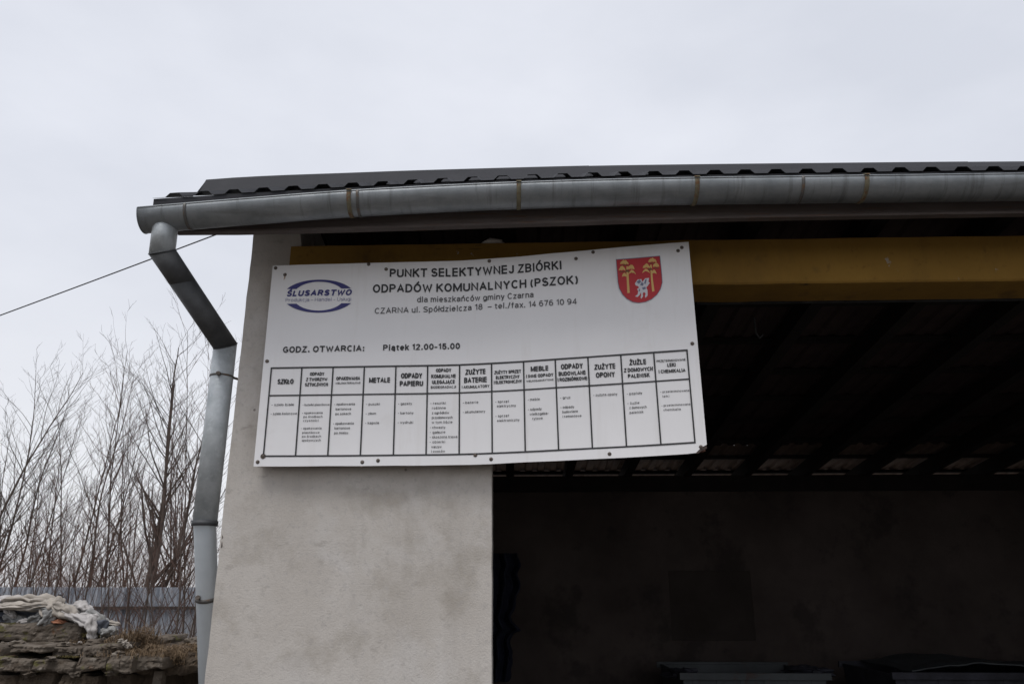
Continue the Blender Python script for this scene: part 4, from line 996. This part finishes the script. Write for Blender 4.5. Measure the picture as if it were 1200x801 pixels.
# ---- rag pile
def rag(px, py, D, w, h, ang, seed, m, parent, dep=.09, nfold=5, sag=0, name='rag'):
    """a crumpled cloth: flattened bundle with ridged folds along its length"""
    nu, nv = 44, 24; vs = []; c = P(px, py, D); rn = random.Random(seed); ph0 = rn.uniform(0, 6)
    sc = (D * _c) / 919; w *= sc; h *= sc
    ca, sa = math.cos(ang), math.sin(ang)
    for j in range(nv + 1):
        ph = math.pi * j / nv; lx = -math.cos(ph)
        for i in range(nu):
            t = 2 * math.pi * i / nu; rr = math.sin(ph) ** .55
            q = Vector((lx * 1.3, math.cos(t), math.sin(t)))
            fold = abs(math.sin(t * nfold * .5 + ph0 + 2.4 * noise.noise(Vector((lx * 1.6, t * .3, seed))))) ** .8
            k = .62 + .36 * fold + .55 * noise.noise(q * 1.4 + Vector((seed * 1.7, 0, 0))) + .25 * noise.noise(q * 3.9 + Vector((0, seed, 0)))
            x = lx * w + .12 * w * noise.noise(q * 2 + Vector((0, 0, seed))); y = math.cos(t) * dep * rr * k; z = math.sin(t) * h * rr * k - sag * sc * (lx * .5 + .5) ** 2 + .16 * h * noise.noise(Vector((lx * 3, seed, 1)))
            vs.append(c + Vector((x * ca - z * sa, y, x * sa + z * ca)))
    fs = [(j * nu + i, j * nu + (i + 1) % nu, (j + 1) * nu + (i + 1) % nu, (j + 1) * nu + i) for j in range(nv) for i in range(nu)]
    o = mesh_obj(name, vs, fs, m, parent, True); return o
pile = thing('rag_pile', P(65, 731, 6.2), 'heap of crumpled dirty white and grey rags lying on the ruined wall', 'rag pile')
for a in ((12, 722, 6.25, 38, 11, 0, 1, 'rag_dark', .14), (48, 722, 6.2, 34, 11, .05, 2, 'rag_dark', .14), (20, 725, 6.08, 16, 6, -.25, 3, 'rag_grey', .06), (85, 720, 6.2, 30, 11, -.2, 4, 'rag_grey', .12),
          (8, 706, 6.2, 26, 8, .15, 5, 'rag_white', .12), (38, 704, 6.15, 30, 8, -.03, 6, 'rag_beige', .14), (30, 710, 6.05, 32, 5, .02, 7, 'rag_beige', .10), (52, 712, 6.05, 22, 5, -.1, 8, 'rag_grey', .08),
          (12, 717, 6.04, 9, 3.5, -.7, 9, 'rag_white', .04), (28, 728, 6.02, 7, 4, .1, 10, 'rag_white', .04), (42, 724, 6.03, 9, 5, .5, 18, 'rag_grey', .04), (62, 712, 6.05, 13, 12, .5, 11, 'rag_beige', .08), (58, 722, 6.0, 14, 7, .9, 12, 'rag_grey', .06),
          (76, 716, 6.0, 16, 7, -.5, 13, 'rag_beige', .08), (97, 713, 6.15, 12, 7.5, -.3, 14, 'rag_white', .07), (92, 725, 5.98, 22, 5, -.38, 15, 'rag_white', .06), (108, 736, 5.93, 13, 6, -1.25, 16, 'rag_white', .05),
          (114, 724, 6.1, 15, 6, -.55, 17, 'rag_grey', .07), (103, 722, 6.05, 12, 4, -.1, 19, 'rag_white', .05), (118, 736, 6.0, 9, 9, -.8, 20, 'rag_dark', .06), (127, 740, 5.97, 9, 5.5, .2, 21, 'rag_grey', .06), (130, 730, 6.12, 10, 3, -.1, 22, 'rag_beige', .05), (70, 728, 6.0, 9, 3, -.1, 23, 'rag_orange', .04)):
    rag(a[0], a[1], a[2], a[3], a[4], a[5], a[6], M[a[7]], pile, a[8])
v_, f_ = [], []
b = MB(); q = P(69, 703, 6.3); b.add([q + Vector(c) for c in ((-.022, -.02, -.05), (.02, -.02, -.05), (.024, -.02, .028), (-.026, -.02, .035), (-.022, .02, -.05), (.02, .02, -.05), (.024, .02, .028), (-.026, .02, .035))],
    [(0, 1, 2, 3), (7, 6, 5, 4), (0, 4, 5, 1), (1, 5, 6, 2), (2, 6, 7, 3), (3, 7, 4, 0)])
b.tube([q + Vector((-.005, 0, .0)), q + Vector((0, 0, .045))], .014, 8)
tag(bevel(b.build('plastic_stub', M['junk'], loc=q), .004), 'small black plastic piece poking up out of the rag pile', 'scrap')

# ================================================================== THINGS IN THE DARK GARAGE
def container(px0, px1, ytop, d, dep, label, tilt=0, m='container'):
    a = PB(px0, ytop, d); b_ = PB(px1, ytop - tilt, d); t = thing('waste_container', BB((a.x + b_.x) / 2, d, .03), label, 'container', 'waste containers')
    u0, u1 = a.x, b_.x; zt = a.z; th = .02
    m_ = MB(); i_ = .06
    # tapered open tub: four walls and a bottom
    def wall(p0, p1, q1, q0, nrm):
        n = Vector(nrm) * th; m_.hexa([p0, p1, q1, q0, p0 + n, p1 + n, q1 + n, q0 + n])
    def c(u, dd, z): return BB(u, dd, z)
    z0 = .12
    wall(c(u0 + i_, d + i_, z0), c(u1 - i_, d + i_, z0), c(u1, d, zt), c(u0, d, zt), (0, 1, 0))
    wall(c(u0 + i_, d + dep - i_, z0), c(u1 - i_, d + dep - i_, z0), c(u1, d + dep, zt), c(u0, d + dep, zt), (0, -1, 0))
    wall(c(u0 + i_, d + i_, z0), c(u0 + i_, d + dep - i_, z0), c(u0, d + dep, zt), c(u0, d, zt), (1, 0, 0))
    wall(c(u1 - i_, d + i_, z0), c(u1 - i_, d + dep - i_, z0), c(u1, d + dep, zt), c(u1, d, zt), (-1, 0, 0))
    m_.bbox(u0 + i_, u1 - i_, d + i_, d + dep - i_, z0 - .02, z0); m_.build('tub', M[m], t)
    for (ua, ub, da, db) in ((u0 - .03, u1 + .03, d - .035, d - .004), (u0 - .03, u1 + .03, d + dep + .004, d + dep + .03)):
        r = MB(); r.bbox(ua, ub, da, db, zt - .03, zt + .02); r.build('rim', M[m], t)
    n = 6
    for k in range(n):
        uu = u0 + .1 + (u1 - u0 - .2) * k / (n - 1); r = MB(); r.bbox(uu - .02, uu + .02, d - .002, d + .045, .14, zt - .034); r.build('rib', M[m], t)
    for uu in (u0 + .12, u1 - .12):
        for dd in (d + .12, d + dep - .12):
            r = MB(); r.bbox(uu - .05, uu + .05, dd - .05, dd + .05, .03, z0 - .022); r.build('skid', M['junk'], t)
    return t, u0, u1, zt
t1, a0, a1, zz = container(800, 968, 790.5, 6.9, 1.0, 'low grey waste container dimly seen on the garage floor, left of the pair', 1)
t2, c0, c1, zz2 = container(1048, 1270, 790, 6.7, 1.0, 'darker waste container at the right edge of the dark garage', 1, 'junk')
tp = MB(); n = 24; vs = []; 
for i in range(n + 1):
    u_ = c0 + .15 + (c1 - c0) * i / n
    for j in range(7):
        vs.append(BB(u_, 6.72 + j * .16, zz2 + .03 + .055 * math.sin(math.pi * min(1, i / n * 1.3)) + .02 * noise.noise(Vector((i * .4, j * .6, 2)))))
tp.add(vs, [(i * 7 + j, i * 7 + 7 + j, i * 7 + 8 + j, i * 7 + j + 1) for i in range(n) for j in range(6)])
o = tp.build('pale_sheet', M['container'], loc=BB((c0 + c1) / 2, 7.0, zz2)); md = o.modifiers.new('thickness', 'SOLIDIFY'); md.thickness = .008
tag(o, 'dim greyish plastic sheet lying over the darker container at the right edge', 'plastic sheet')
rnd = random.Random(4)
for i, (x, y) in enumerate(((800, 789), (938, 787), (955, 788))):
    v_, f_ = lump(PB(x, y, 7.2), .14, .12, .045, i + 2.5, 16, 9, .7)
    tag(mesh_obj('scrap_bundle', v_, f_, M['junk'], None, loc=PB(x, y, 7.2)), ['dark bundle of scrap on the left end of the grey container', 'dark scrap heaped near the right end of the grey container', 'dark scrap hanging at the right corner of the grey container'][i], 'scrap', 'scrap on the containers')
# blue tarpaulin hanging just inside the pillar
ts = MB(); nu, nv = 26, 40; vs = []
for j in range(nv + 1):
    for i in range(nu + 1):
        s = i / nu; t = j / nv
        wd = 40 + 8 * noise.noise(Vector((t * 3.2, 1, 0))) + 10 * noise.noise(Vector((t * 9, 4, 0)))
        p = PB(566 + wd * s * (1.0 if t < .62 else .8), 648 + 150 * t, 8.1)
        vs.append(p + Vector((0, .05 * math.sin(s * 17 + 3 * t) + .03 * noise.noise(Vector((s * 5, t * 8, 0))), 0)))
ts.add(vs, [(j * (nu + 1) + i, (j + 1) * (nu + 1) + i, (j + 1) * (nu + 1) + i + 1, j * (nu + 1) + i + 1) for j in range(nv) for i in range(nu)])
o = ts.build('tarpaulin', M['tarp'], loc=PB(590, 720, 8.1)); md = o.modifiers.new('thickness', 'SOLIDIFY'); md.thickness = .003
tag(o, 'dark blue tarpaulin hanging on the rear wall in the gloom beside the pillar', 'tarpaulin')
